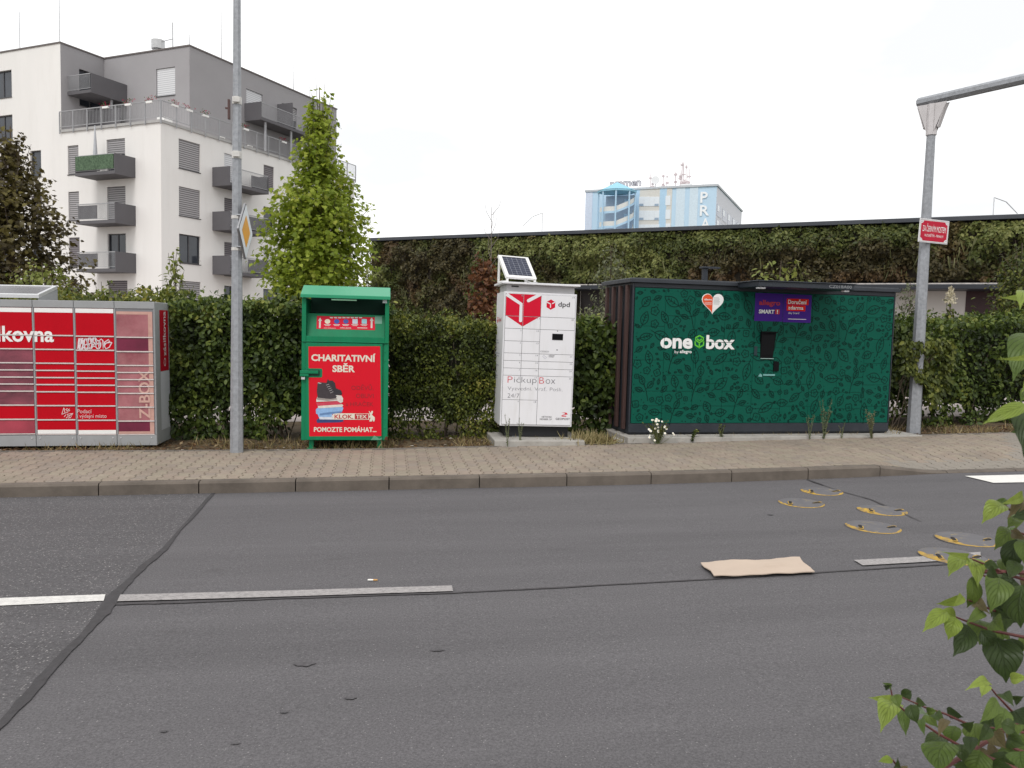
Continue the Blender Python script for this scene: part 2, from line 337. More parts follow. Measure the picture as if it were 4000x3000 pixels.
strip('tar_or_shadow_strip', [(p.x, p.y) for p in kc], [.006, .01, .013, .016, .004], .008, mat('shadow_line', (.066, .06, .062), .9, var=.2), .5)  # shadow line on the road, painted as a dark strip
def worn_paint(name, c, thr, zsc=60):
    m = mat(name, c, .8, var=.08, scale=20); n = m.node_tree.nodes; l = m.node_tree.links.new; bs = n['Principled BSDF']; src = bs.inputs['Base Color'].links[0].from_socket
    t = n.new('ShaderNodeTexCoord'); z = n.new('ShaderNodeTexNoise'); z.inputs['Scale'].default_value = zsc; z.inputs['Detail'].default_value = 8; z.inputs['Roughness'].default_value = .75; l(t.outputs['Object'], z.inputs['Vector'])
    mp2 = n.new('ShaderNodeMapping'); mp2.inputs['Scale'].default_value = (.55, 1.6, 1); l(t.outputs['Object'], mp2.inputs[0]); l(mp2.outputs[0], z.inputs['Vector'])
    g = n.new('ShaderNodeMapRange'); g.inputs[1].default_value = thr-.2; g.inputs[2].default_value = thr+.16; l(z.outputs['Fac'], g.inputs[0])
    x = n.new('ShaderNodeMixRGB'); x.inputs[1].default_value = (.1, .093, .095, 1); l(g.outputs[0], x.inputs[0]); l(src, x.inputs[2]); l(x.outputs[0], bs.inputs['Base Color']); return m
WP1 = worn_paint('white_paint_fresh', (.62, .6, .57), .36); WP2 = worn_paint('white_paint_worn', (.4, .375, .365), .47)
gsheet('road_marking', [(-300, 2386), (405, 2352), (412, 2327), (-300, 2352)], .010, WP1)
gsheet('road_marking', [(458, 2354), (1100, 2336), (1770, 2314), (1765, 2292), (1100, 2312), (470, 2328)], .010, WP2)
gsheet('road_marking', [(3370, 2213), (3600, 2200), (3830, 2186), (3830, 2160), (3600, 2178), (3335, 2192)], .010, WP2)
gsheet('road_marking', [(3768, 1862), (4300, 1850), (4300, 1882), (3880, 1889)], .010, worn_paint('white_paint_new', (.7, .68, .64), .25))
# kerb stones
KS = mat('kerb_concrete', (.135, .112, .092), .9, var=.22, scale=4, bump=.4, bscale=120, dirt=(2.2, .5, .72, .6), dirtcol=(.065, .054, .045))
b = MB(); xs = -2.46+.5
for i in range(-8, 14):
    x0 = -2.96+i*.992; n = 4 if x0 > 1 else 1; g = .006
    if x0 > 16: break
    for k in range(n):
        xa = x0+(.992)*k/n + (g if k == 0 else 0); xb = x0+.992*(k+1)/n - (g if k == n-1 else 0)
        def P(x, t, z): return (x, kerbY(x)+t, gz(x)+z)
        ha, hb = hk(xa), hk(xb); c = .022
        prof = lambda x, h: [P(x, 0, -.1), P(x, 0, max(h-c, 0.004)), P(x, c*.8, h), P(x, .13, h), P(x, .13, -.1)]
        b.prism(prof(xa, ha), prof(xb, hb))
tag(b.build('kerb', KS), kind='structure')
# pavement of interlocking blocks
def paver_mat():
    m = mat('paver', (.268, .224, .183), .9, var=.1, scale=9, bump=.35, bscale=150, dirt=(1.4, .45, .72, .5), dirtcol=(.17, .145, .115))
    n = m.node_tree.nodes; l = m.node_tree.links.new; bs = n['Principled BSDF']; src = bs.inputs['Base Color'].links[0].from_socket
    g = n.new('ShaderNodeNewGeometry'); r = n.new('ShaderNodeValToRGB'); l(g.outputs['Random Per Island'], r.inputs[0])
    e = r.color_ramp.elements; e[0].color = (.92, .92, .93, 1); e[1].color = (1.06, 1.04, 1.0, 1); k = e.new(.45); k.color = (1.0, .955, .93, 1); k = e.new(.75); k.color = (1.02, 1.04, .98, 1)
    a = n.new('ShaderNodeAttribute'); a.attribute_name = 'Grey'
    x = n.new('ShaderNodeMixRGB'); x.blend_type = 'MULTIPLY'; x.inputs[0].default_value = 1; l(src, x.inputs[1]); l(r.outputs[0], x.inputs[2])
    y = n.new('ShaderNodeMixRGB'); y.inputs[2].default_value = (.24, .215, .185, 1); l(a.outputs['Fac'], y.inputs[0]); l(x.outputs[0], y.inputs[1]); l(y.outputs[0], bs.inputs['Base Color']); return m
half = [(.0825, -.1), (.0825, -.067), (.0575, -.045), (.0575, .045), (.0825, .067), (.0825, .1)]
shape = [(x, y) for x, y in half] + [(-x, y) for x, y in half[::-1]]
def inset(sh, d):
    q = []; n = len(sh)
    for k in range(n):
        a, p, c = sh[k-1], sh[k], sh[(k+1) % n]
        e1 = (p[0]-a[0], p[1]-a[1]); e2 = (c[0]-p[0], c[1]-p[1]); l1 = math.hypot(*e1); l2 = math.hypot(*e2)
        n1 = (-e1[1]/l1, e1[0]/l1); n2 = (-e2[1]/l2, e2[0]/l2); bx, by = n1[0]+n2[0], n1[1]+n2[1]; q2 = bx*n1[0]+by*n1[1]
        q.append((p[0]+bx/q2*d, p[1]+by/q2*d))
    return q
s_out, s_top = inset(shape, .0034), inset(shape, .008)
b = MB(); grey = []
def is_grey(x, y):
    t = y-kerbY(x)
    return (6.35 < x < 12 and t < .55) or (8.1 < x-(y-9.3)*.75 < 9.0)
nx = 0
for i in range(-52, 100):
    x = i*.14+.02
    for j in range(-1, 22):
        y0 = kerbY(x)+.135+.1+j*.2+(.1 if i % 2 else 0)
        if y0+.1 < kerbY(x)+.134+.03 or y0 > backY(x)+.03: continue
        dz = random.gauss(0, .0013); tx, ty = random.gauss(0, .006), random.gauss(0, .006)
        lo = kerbY(x)+.134
        Q = lambda sh, z: [(x+p, max(y0+q, lo), pz(x+p, max(y0+q, lo))+dz+z+tx*p+ty*q) for p, q in sh]
        n0 = len(b.f); i0 = len(b.v); b.v += Q(s_out, -.03)+Q(s_out, -.005)+Q(s_top, 0); n = 12
        for r_ in (0, 1):
            for k in range(n): b.f.append([i0+r_*n+k, i0+r_*n+(k+1) % n, i0+(r_+1)*n+(k+1) % n, i0+(r_+1)*n+k]); b.mi.append(0)
        b.f.append([i0+2*n+k for k in range(n)]); b.mi.append(0)
        grey += [.85 if is_grey(x, y0) else 0.0]*36
o = b.build('pavement', paver_mat()); at_ = o.data.attributes.new('Grey', 'FLOAT', 'POINT'); at_.data.foreach_set('value', grey); tag(o, kind='structure')
PX = [-40, -20] + fr(-8, 15, .25) + [30, 40]
tag(sheet('pavement_bed', PX, lambda x: kerbY(x)+.1, lambda x: backY(x)+.1, lambda x, y: pz(x, y)-.022, mat('joint_sand', (.022, .019, .016), .95, var=.3, scale=20), 6), kind='structure')
b = MB()
for a, c in zip(PX[1:], PX[2:-1]):
    if c-a > 1: continue
    P = lambda x, t, z: (x, backY(x)+t, pz(x, backY(x))+z)
    b.prism([P(a+.003, .0, -.05), P(a+.003, 0, .006), P(a+.003, .05, .006), P(a+.003, .05, -.05)], [P(c-.003, 0, -.05), P(c-.003, 0, .006), P(c-.003, .05, .006), P(c-.003, .05, -.05)])
tag(b.build('pavement_edging', mat('edging_concrete', (.17, .15, .13), .95, var=.3, scale=6)), kind='structure')
def vz(x, y): return gz(x)+HK-.015
tag(sheet('verge', PX, lambda x: backY(x)+.05, lambda x: 14.2, lambda x, y: vz(x, y)+.02*math.sin(x*3.1)*math.sin(y*4), mat('verge_soil', (.07, .048, .03), .95, var=.5, scale=10, bump=.8, bscale=70, c2=(.17, .12, .065)), 8), kind='structure')
tag(sheet('car_park', [-40, -20, -8, 0, 8, 15, 30, 40], lambda x: 14.2, lambda x: 60, lambda x, y: gz(x)+HK-.01, mat('pale_paving', (.36, .315, .295), .9, var=.12, scale=2)), kind='structure')
# dry grass and fallen leaves on the verge
def vpts(n, xa, xb, w0=.05, w1=.9):
    x = RNG.uniform(xa, xb, n); y = np.array([backY(q) for q in x]) + .06 + RNG.random(n)**1.5*w1; z = S*x+HK-.02; return np.stack([x, y, z], 1)
P = vpts(5200, -6, 13); P = P[(fbm(P*1.6) > .45)]; n = len(P)
up = np.stack([RNG.normal(0, .6, n), RNG.normal(0, .6, n), np.full(n, 1.0)], 1)
C = pick_cols(RNG.random(n)*.8+.2*fbm(P*2), [(0, (.08, .1, .03)), (.35, (.2, .16, .06)), (.7, (.36, .27, .13)), (1, (.42, .34, .2))])
o = leaves('dry_grass', P, up, rnd_dir(n), RNG.uniform(.05, .16, n), C, BLADE, FOL); tag(o, kind='stuff')
P = vpts(5200, -6, 13, w1=.9); P[:, 2] += .02; n = len(P); D = rnd_dir(n); D[:, 2] *= .15
C = pick_cols(RNG.random(n), [(0, (.05, .025, .015)), (.4, (.13, .065, .03)), (.75, (.22, .13, .06)), (.97, (.32, .24, .14)), (1, (.6, .55, .5))])
N = rnd_dir(n)*.4 + np.array([0, 0, 1]); o = leaves('fallen_leaves', P, D, N, RNG.uniform(.03, .075, n), C, QLEAF, FOL); tag(o, kind='stuff')
# ------------------------------------------------------------------ things lying on the road
YEL = worn_paint('yellow_paint_worn', (.55, .33, .02), .5, 24); DSK = mat('disc_grey', (.118, .113, .119), .8, var=.12, scale=9, dirt=(14, .58, .72, .6), dirtcol=(.42, .3, .08)); DARK = mat('dark_slot', (.015, .013, .012), .9)
discs = [((3210, 1921), .225, 'farthest round traffic calming disc, nearest the kerb', .3), ((3130, 1966), .23, 'yellow edged traffic calming disc left of all the others', .1), ((3445, 1995), .235, 'traffic calming disc with the most yellow paint left on it', .62),
         ((3410, 2060), .24, 'nearly bare grey traffic calming disc in the middle of the field of discs', .2), ((3775, 2108), .25, 'round traffic calming disc at the far right, touching the leaves', .33), ((3725, 2175), .26, 'nearest traffic calming disc, lying across the white dashed line', .36)]
for k, ((u, v), r, lab, yel) in enumerate(discs):
    p = gnd(u, v); t = thing('traffic_disc', lab, 'road disc', (p.x, p.y, gz(p.x)+.002), (0, -math.atan(S), .3+.5*k), 'round traffic calming discs')
    m = MB(); prof = [(1, -.003), (.97, .004), (.86, .009), (.6, .016), (.3, .02), (.05, .021)]; n = 40
    for a, c in zip(prof, prof[1:]):
        for j in range(n):
            q0, q1 = 2*PI*j/n, 2*PI*(j+1)/n; m.face([(r*a[0]*math.cos(q0), r*a[0]*math.sin(q0), a[1]), (r*a[0]*math.cos(q1), r*a[0]*math.sin(q1), a[1]), (r*c[0]*math.cos(q1), r*c[0]*math.sin(q1), c[1]), (r*c[0]*math.cos(q0), r*c[0]*math.sin(q0), c[1])])
    m.face([(r*.05*math.cos(2*PI*j/n), r*.05*math.sin(2*PI*j/n), .021) for j in range(n)]); m.build('disc', DSK, t)
    y = MB(); ang0 = math.radians(200)-(.3+.5*k); n = 26; span = math.radians(190)
    wd = [(.035+yel*.75*math.exp(-((j/n-.22)/.17)**2)*(1+.25*math.sin(j*2.3+k))+yel*.3*math.exp(-((j/n-.86)/.08)**2)) for j in range(n+1)]
    zz = lambda q: float(np.interp(q, [.05, .3, .6, .86, .97, 1], [.021, .02, .016, .009, .0045, -.001]))+.0025
    ang0 = math.radians(148)-(.3+.5*k)
    for j in range(n):
        q0, q1 = ang0+span*j/n, ang0+span*(j+1)/n
        for a0_, a1_ in ((0, .34), (.34, .67), (.67, 1)):
            f = lambda q, w_, a_: (r*(1-w_*a_-.012)*math.cos(q), r*(1-w_*a_-.012)*math.sin(q), zz(1-w_*a_-.012)); y.face([f(q0, wd[j], a0_), f(q1, wd[j+1], a0_), f(q1, wd[j+1], a1_), f(q0, wd[j], a1_)])
    y.build('yellow_paint', YEL, t)
    for s_ in (-1, 1):
        m = MB(); a = math.radians(335 if s_ > 0 else 193)-(.3+.5*k); cx, cy = r*.62*math.cos(a), r*.62*math.sin(a)
        q = [(cx+px*math.cos(a+.9)-py*math.sin(a+.9), cy+px*math.sin(a+.9)+py*math.cos(a+.9)) for px, py in rrect(-.06, -.015, .06, .015, .014, 3)]
        m.prism([(x, y_, .012) for x, y_ in q], [(x, y_, .0185) for x, y_ in q]); m.build('slot', DARK, t); m = MB(); m.face([(cx+(x-cx)*1.25+.008*s_, cy+(y_-cy)*1.5, .0172) for x, y_ in q]); m.build('yellow_patch', YEL, t)
# cardboard sheet
cp = [gnd(u, v, .02) for u, v in [(2735, 2199), (3120, 2181), (3184, 2236), (2792, 2254)]]
b = MB(); nu, nv = 26, 6
def cbp(a, c, lift):
    p = (cp[0]*(1-a)+cp[1]*a)*(1-c)+(cp[3]*(1-a)+cp[2]*a)*c
    jx = .006*math.sin(a*23)*(1 if c > .99 else 0)+.004*math.sin(a*41+1)*(1 if c < .01 else 0); e = .007*math.sin(c*9+2)*(1 if a < .01 or a > .99 else 0)
    return (p.x+e, p.y+jx, gz(p.x)+.016+.012*math.sin(a*5+c*2)**2+.012*max(0, c-.6)*math.sin(a*9)+lift)
for layer in (0, .007):
    for i in range(nu):
        for j in range(nv): b.face([cbp((i+q)/nu, (j+w_)/nv, layer) for q, w_ in ((0, 0), (0, 1), (1, 1), (1, 0))][::1 if layer else -1])
for i in range(nu):
    for c in (0, 1): b.face([cbp(i/nu, c, 0), cbp((i+1)/nu, c, 0), cbp((i+1)/nu, c, .007), cbp(i/nu, c, .007)])
for j in range(nv):
    for a in (0, 1): b.face([cbp(a, j/nv, 0), cbp(a, (j+1)/nv, 0), cbp(a, (j+1)/nv, .007), cbp(a, j/nv, .007)])
tag(b.build('cardboard', mat('cardboard', (.47, .375, .3), .9, var=.04, scale=5, stretch=(1, 1.5, 1), dirt=(3, .55, .75, .4), dirtcol=(.4, .3, .22))), 'flattened beige cardboard sheet lying on the road', 'cardboard')
p = gnd(1459, 2267, .005); t = thing('cigarette_butt', 'small cigarette butt on the road above the dashed line', 'cigarette butt', (p.x, p.y, gz(p.x)+.008), (0, 0, -.12))
MB().tube([(-.04, 0, 0), (-.002, 0, 0)], .006, 8).build('paper', mat('cig_paper', (.8, .78, .74), .8), t); MB().tube([(-.002, 0, 0), (.028, 0, 0)], .006, 8).build('filter', mat('cig_filter', (.5, .28, .1), .8), t)

STN = mat('oil_stain', (.08, .075, .078), .8, var=.3, scale=25)
for u, v, a_, b_ in ((1190, 2597, .055, .028), (1710, 2543, .04, .012), (1370, 2730, .03, .014), (1110, 2785, .02, .01), (920, 2908, .02, .008), (3010, 2012, .03, .02), (640, 2860, .018, .01)):
    p = gnd(u, v); q = [(p.x+a_*(1+.2*math.sin(3*t))*math.cos(t), p.y+b_*(1+.25*math.cos(5*t))*math.sin(t)) for t in np.linspace(0, 2*PI, 19)[:-1]]; m = MB(); m.face([(x, y, gz(x)+.006) for x, y in q]); tag(m.build('oil_stain', STN), kind='structure')
# ------------------------------------------------------------------ shared paints
CONC = mat('concrete', (.36, .34, .31), .9, var=.15, scale=5, bump=.4, bscale=90, dirt=(3, .5, .72, .5), dirtcol=(.18, .16, .13))
ANTH = mat('anthracite', (.024, .028, .036), .5, var=.12, scale=6, spec=.4, dirt=(3, .55, .8, .15), dirtcol=(.1, .1, .1))
WHITE = mat('white_print', (.8, .79, .77), .5, var=.03); BLACKP = mat('black_plastic', (.005, .005, .006), .6, var=.1, spec=.1)
STEEL = mat('galvanised_steel', (.32, .33, .35), .55, .35, var=.22, scale=22, bump=.08, bscale=60, dirt=(5, .5, .75, .35), dirtcol=(.22, .22, .22))
ALU = mat('aluminium', (.62, .62, .63), .4, .5, var=.06)
PVM = mat('solar_cells', (.012, .016, .04), .12, var=.25, scale=18, spec=.6)
# ================================================================== big green parcel locker
A = atZ(2453, 1696, .282); ob = thing('parcel_locker', 'wide dark green parcel locker with leaf pattern, brown slats and a canopy', 'parcel locker', A, (0, 0, math.radians(4.4)))
def OB(u, v, y=0): return loc_px(ob, u, v, y)
W = OB(3468, 1689)[0]; TOP = OB(2467, 1084)[1]; DEP = 1.2
zt = OB(2470, 1122)[1]; zb = .16
xl = OB(2463, 1400)[0]+.035; xr = W-.03
m = MB(); m.box(0.02, W, .02, DEP, .0, TOP-.07); m.box(0, W, -.005, .019, .025, zb-.006); m.box(0, xl-.012, -.005, .019, zb-.004, TOP-.07); m.box(xr+.012, W, -.005, .019, zb-.004, TOP-.07); m.box(xl-.01, xr+.01, -.005, .019, zt+.008, TOP-.07)
m.build('body', ANTH, ob, bevel=.004)
m = MB(); m.box(-.06, W+.05, -.05, DEP+.03, TOP-.068, TOP-.012); m.box(-.03, W+.03, -.03, DEP, TOP-.03, TOP); m.build('roof', mat('roof_sheet', (.03, .034, .042), .45, var=.15, scale=4), ob, bevel=.006)
m = MB(); m.box(.04, W-.04, .04, DEP, -.0115, -.001); m.build('foot', DARK, ob)
seamx = [OB(2350+q/1.843, 1400)[0] for q in (445, 660, 875, 1088, 1297, 1500, 1697, 1887)]
GREEN = mat('green_lacquer', (.0025, .082, .054), .55, var=.06, scale=2, spec=.12, dirt=(1.6, .5, .8, .2), dirtcol=(.02, .09, .08))
edges = [xl]+seamx+[xr]; Hd = zt-zb
zrow = [[0, .13, .24, .47, .72, 1], [0, .11, .24, .36, .58, .8, 1], [0, .13, .3, .47, .66, .83, 1]]
for i, (xa, xb) in enumerate(zip(edges, edges[1:])):
    zr = zrow[i % 3]
    for za, zc in zip(zr, zr[1:]):
        m = MB(); m.box(xa+.0022, xb-.0022, -.008, .012, zb+Hd*za+.0022, zb+Hd*zc-.0022); m.build('door', GREEN, ob, bevel=.0015, segs=1)
# leaf pattern printed on the doors: outlines, midribs, flowers, berries
LP = mat('pattern_ink', (.0015, .023, .017), .55, var=.1, spec=.12); PF = front(-.0105); lp = MB(); R = random.Random(5)
def leafshape(cx, cz, L_, wd, a, vein=True, lw=.0115, stem=.25):
    ca, sa = math.cos(a), math.sin(a); T = lambda x, y: (cx+x*ca-y*sa, cz+x*sa+y*ca)
    n = 9; up = [(L_*(k/n-.5), wd*math.sin(PI*(k/n)**.85)**.9) for k in range(n+1)]
    pts = [T(x, y) for x, y in up]+[T(x, -y) for x, y in up[-2:0:-1]]
    lp.ribbon(pts, lw, PF, True); lp.ribbon([T(-L_*(.5+stem), wd*.12), T(-L_*.5, 0), T(L_*.28, 0)], lw*.85, PF)
    if vein:
        for q in (-.22, 0, .18):
            for s_ in (1, -1): lp.ribbon([T(L_*q, 0), T(L_*(q+.12), s_*wd*.5)], lw*.7, PF)
def flower(cx, cz, r, k, a=0):
    n = k*8; lp.ribbon([(cx+r*(.72+.28*abs(math.cos(k/2*(2*PI*j/n))))*math.cos(2*PI*j/n+a), cz+r*(.72+.28*abs(math.cos(k/2*(2*PI*j/n))))*math.sin(2*PI*j/n+a)) for j in range(n)], .011, PF, True)
    lp.ribbon([(cx+r*.25*math.cos(2*PI*j/9), cz+r*.25*math.sin(2*PI*j/9)) for j in range(9)], .008, PF, True)
def dot(cx, cz, r): poly(lp, PF, [(cx+r*math.cos(2*PI*j/9), cz+r*math.sin(2*PI*j/9)) for j in range(9)])
placed = []
def tryput(r, n, fn):
    for _ in range(n):
        x, z = R.uniform(xl+r*.8, xr-r*.8), R.uniform(zb+r*.85, zt-r*.85)
        if all((x-p)**2+(z-q)**2 > (r+s_)**2*.82 for p, q, s_ in placed): placed.append((x, z, r)); fn(x, z)
def twig(x, z):
    s_ = R.choice((-1, 1)); placed[-1] = (x, z, .17); lp.ribbon([(x+.05*s_, z-.19), (x+.02*s_, z-.05), (x-.02*s_, z+.06)], .011, PF)
    leafshape(x-.055*s_, z+.12, .15, .042, PI/2+.45*s_); leafshape(x+.085*s_, z+.055, .14, .04, PI/2-.75*s_); leafshape(x-.1*s_, z-.02, .13, .034, PI/2+1.25*s_)
tryput(.19, 14, twig)
tryput(.15, 60, lambda x, z: leafshape(x, z, R.uniform(.24, .28), R.uniform(.055, .075), R.uniform(0, 2*PI)))
tryput(.118, 260, lambda x, z: leafshape(x, z, R.uniform(.17, .21), R.uniform(.045, .062), R.uniform(0, 2*PI)))
tryput(.076, 2500, lambda x, z: flower(x, z, R.uniform(.055, .068), R.choice((4, 5, 5)), R.random()*6) if R.random() < .55 else leafshape(x, z, .125, .036, R.uniform(0, 6.3)))
tryput(.05, 4500, lambda x, z: leafshape(x, z, .082, .022, R.uniform(0, 6.3), False) if R.random() < .75 else flower(x, z, .037, 4, R.random()*6))
tryput(.028, 6000, lambda x, z: leafshape(x, z, .045, .014, R.uniform(0, 6.3), False, .008, 0) if R.random() < .5 else dot(x, z, R.uniform(.007, .011)))
lp.build('leaf_pattern', LP, ob)
for i in range(4):                          # timber slats on the left end
    y = .12+i*.29; m = MB(); m.box(-.045, .0, y, y+.075, .06, TOP-.1); m.build('slat', mat('slat_wood', (.06, .031, .027), .7, var=.25, scale=5, stretch=(8, 8, .5), bump=.2), ob, bevel=.004)
P3 = front(-.0125)
def pxr(o_, u0, v0, u1, v1, y=0):           # photo box -> local box
    a = loc_px(o_, u0, (v0+v1)/2, y)[0]; c = loc_px(o_, u1, (v0+v1)/2, y)[0]; t = loc_px(o_, (u0+u1)/2, v0, y)[1]; d = loc_px(o_, (u0+u1)/2, v1, y)[1]; return a, d, c, t
def c6(x, y): return 2350+x/1.843, 1000+y/1.843
def bx6(x0, y0, x1, y1): u0, v0 = c6(x0, y0); u1, v1 = c6(x1, y1); return pxr(ob, u0, v0, u1, v1)
lw = MB(); text_into(lw, 'one', P3, *bx6(420, 590, 652, 667), bold=.035); lw.build('lettering', WHITE, ob); lw = MB(); text_into(lw, 'box', P3, *bx6(750, 571, 956, 672), bold=.035); lw.build('lettering', WHITE, ob); lw = MB()
x0, z0, x1, z1 = bx6(523, 676, 645, 706); text_into(lw, 'by', P3, x0, z0, x0+(x1-x0)*.235, z1-.01); text_into(lw, 'allegro', P3, x0+(x1-x0)*.3, z0, x1, z1, bold=.025)
lw.build('lettering', WHITE, ob)
P4 = front(-.0145)
for q in ((446, 585, 449, 668), (750, 619, 958, 623), (874, 585, 877, 672)): cut = MB(); rect(cut, P4, *bx6(*q), .0006); cut.build('door_gap', mat('gap_ink', (.004, .05, .032), .7), ob)
fl = MB(); x0, z0, x1, z1 = bx6(667, 570, 736, 664); cx = (x0+x1)/2; ww = (x1-x0)/2; hh = z1-z0
for pts in ([(cx, z1-.006), (cx+ww*.8, z1-hh*.2), (cx+ww*.8, z1-hh*.38), (cx, z1-hh*.58), (cx-ww*.8, z1-hh*.38), (cx-ww*.8, z1-hh*.2), (cx, z1-.006)], [(cx-ww*.5, z1-hh*.28), (cx, z1-hh*.42), (cx+ww*.5, z1-hh*.28)], [(cx, z1-hh*.6), (cx, z0)],
            [(cx-ww*.9, z1-hh*.48), (cx-ww*.85, z1-hh*.75), (cx, z0+hh*.06)], [(cx+ww*.9, z1-hh*.48), (cx+ww*.85, z1-hh*.75), (cx, z0+hh*.06)]): fl.ribbon(pts, .021, P3)
fl.build('flower_emblem', mat('bright_green', (.11, .5, .03), .5), ob)
# heart sticker
x0, z0, x1, z1 = bx6(717, 266, 875, 424); cx = (x0+x1)/2; hw_ = (x1-x0)/2; hh = z1-z0
def heart(k, side=0):
    q = []
    for j in range(33):
        t = 2*PI*j/32; hx = math.sin(t)**3; hz = (13*math.cos(t)-5*math.cos(2*t)-2*math.cos(3*t)-math.cos(4*t))/16
        if side and hx*side < -1e-6: continue
        q.append((cx+hx*hw_*k, (z0+z1)/2+.012+(hz+.07)*hh*.525*k))
    return q
h = MB(); poly(h, P3, heart(1)[:-1]); st = h.build('heart_sticker', WHITE, ob)
ORG = mat('orange_red', (.68, .075, .012), .5, var=.05)
h = MB(); poly(h, front(-.0135), [(min(x, cx-.001), z) for x, z in heart(.93, -1)]); h.build('heart_half', ORG, st)
h = MB(); P35 = front(-.0145); text_into(h, 'allegro', P35, *bx6(736, 306, 790, 324), bold=.02)
for k in range(3): rect(h, P35, *bx6(738+k*3, 333+k*8, 790, 335+k*8))
h.build('lettering', WHITE, st)
h = MB()
for k in range(6): rect(h, P35, *bx6(803, 300+k*9, 840+((k*7) % 11), 302+k*9))
h.build('small_print', mat('grey_ink', (.25, .25, .25), .6), st)
# purple posters
PUR = mat('purple_print', (.055, .014, .22), .5, var=.06, spec=.12)
for q in ((1100, 268, 1303, 470), (1305, 277, 1506, 479)):
    m = MB(); rect(m, P3, *bx6(*q)); pp = m.build('poster', PUR, ob)
    if q[0] == 1100:
        m = MB(); text_into(m, 'allegro', P35, *bx6(1130, 318, 1282, 366), bold=.03); m.build('red_lettering', mat('poster_red', (.42, .015, .035), .5), pp); m = MB(); poly(m, P35, rrect(*bx6(1245, 383, 1278, 420), .012), .001); m.build('red_badge', mat('poster_red', (.42, .015, .035), .5), pp)
        m = MB(); text_into(m, 'SMART', P35, *bx6(1128, 386, 1240, 415), bold=.03); text_into(m, '!', front(-.0165), *bx6(1257, 388, 1265, 415), bold=.02); m.build('lettering', WHITE, pp)
    else:
        m = MB(); poly(m, P35, rrect(*bx6(1328, 308, 1488, 352), .012)); poly(m, P35, rrect(*bx6(1328, 354, 1464, 397), .012)); m.build('red_label', mat('label_red', (.66, .012, .008), .5, spec=.12), pp)
        m = MB(); Pq = front(-.0165); text_into(m, 'Doručení', Pq, *bx6(1338, 314, 1472, 347), bold=.02); text_into(m, 'zdarma', Pq, *bx6(1338, 360, 1448, 386), bold=.02); text_into(m, 'díky Smart!', Pq, *bx6(1338, 404, 1418, 422)); rect(m, Pq, *bx6(1338, 453, 1468, 457)); m.build('lettering', WHITE, pp)
# terminal: hooded screen, reader, lock bar, icon
x0, z0, x1, z1 = bx6(1138, 546, 1252, 735); m = MB(); m.ext([(x0, z1), (x1, z1), (x1-.006, z1-.06), (x1-.045, z0), (x0+.012, z0)], -.012, -.009); m.box(x0, x1, -.05, -.012, z1-.012, z1+.006); m.box(x0-.004, x0+.006, -.05, -.012, z1-.16, z1-.012); sc_ = m.build('terminal', BLACKP, ob)
m = MB(); m.face([(x0+.02, -.0135, z1-.05), (x1-.03, -.0135, z1-.05), (x1-.05, -.0135, z0+.05), (x0+.025, -.0135, z0+.05)]); m.build('screen', mat('screen_glass', (.003, .003, .004), .35, spec=.15), sc_)
m = MB(); m.box(x0+.012, x1-.04, -.035, -.011, z0-.012, z0-.002); m.build('shelf', mat('pale_edge', (.3, .42, .4), .4), ob, bevel=.002)
m = MB(); m.box(*bx6(1232, 760, 1270, 828)[0::2], -.03, -.009, *bx6(1232, 760, 1270, 828)[1::2]); m.build('card_reader', BLACKP, ob, bevel=.005)
m = MB(); m.box(*bx6(1094, 650, 1116, 716)[0::2], -.02, -.009, *bx6(1094, 650, 1116, 716)[1::2]); m.build('lock_plate', mat('lock_dark', (.01, .03, .035), .5), ob, bevel=.003)
m = MB(); q = bx6(1124, 845, 1152, 871); poly(m, P3, [(q[0], q[1]+.01), (q[0]+.03, q[3]), (q[2], q[3]-.02), (q[2], q[1])]); rect(m, P3, *bx6(1160, 850, 1245, 862)); m.build('reader_icon', mat('icon_teal', (.16, .36, .34), .4), ob)
# canopy with downlights and number
u0 = bx6(925, 145, 1580, 200); a, c = u0[0], OB(3197, 1110, -.55)[0]
def can(x, y, z): return (x, y, z)
m = MB(); zc = TOP-.05; m.box(a+.12, c+.55, -.62, -.03, zc-.045, zc+.03); m.box(a+.10, c+.57, -.64, -.015, zc+.03, zc+.045); cano = m.build('canopy', mat('canopy_sheet', (.022, .027, .036), .45, var=.1), ob, bevel=.006)
CX0, CX1 = a+.12, c+.55
m = MB(); m.box(CX0+.02, CX0+.14, -.58, -.50, zc-.075, zc-.047); m.build('lamp', mat('lamp_white', (.75, .75, .78), .4), cano, bevel=.01); m = MB(); m.box(CX1-.14, CX1-.05, -.58, -.5, zc-.075, zc-.047); m.build('lamp', mat('lamp_white', (.75, .75, .78), .4), cano, bevel=.01)
m = MB(); text_into(m, 'CZ018A00', front(-.6215), CX1-.42, zc-.027, CX1-.05, zc+.016, bold=.0); m.build('lettering', mat('grey_letter', (.28, .29, .3), .5), cano)
q = bx6(790, 78, 905, 165); m = MB(); m.box(q[0], q[0]+.07, .25, .32, TOP-.002, TOP+.2); m.box(q[0]-.03, q[0]+.26, .22, .35, TOP+.2, TOP+.225); m.build('camera_mast', mat('canopy_sheet', (.02, .02, .02)), ob, bevel=.004)
# concrete slab under it
sl_ = gnd(2481, 1734, HK); t = thing('concrete_slab', 'long low concrete slab under the green leaf patterned locker', 'slab', (A.x, A.y, A.z-.012), (0, 0, math.radians(4.4)))
fy = -.27
m = MB(); m.box(-.1, .9, fy, DEP+.15, -.2, 0); m.box(.905, W+.42, fy, DEP+.15, -.2, 0); m.build('slab', CONC, t, bevel=.012)
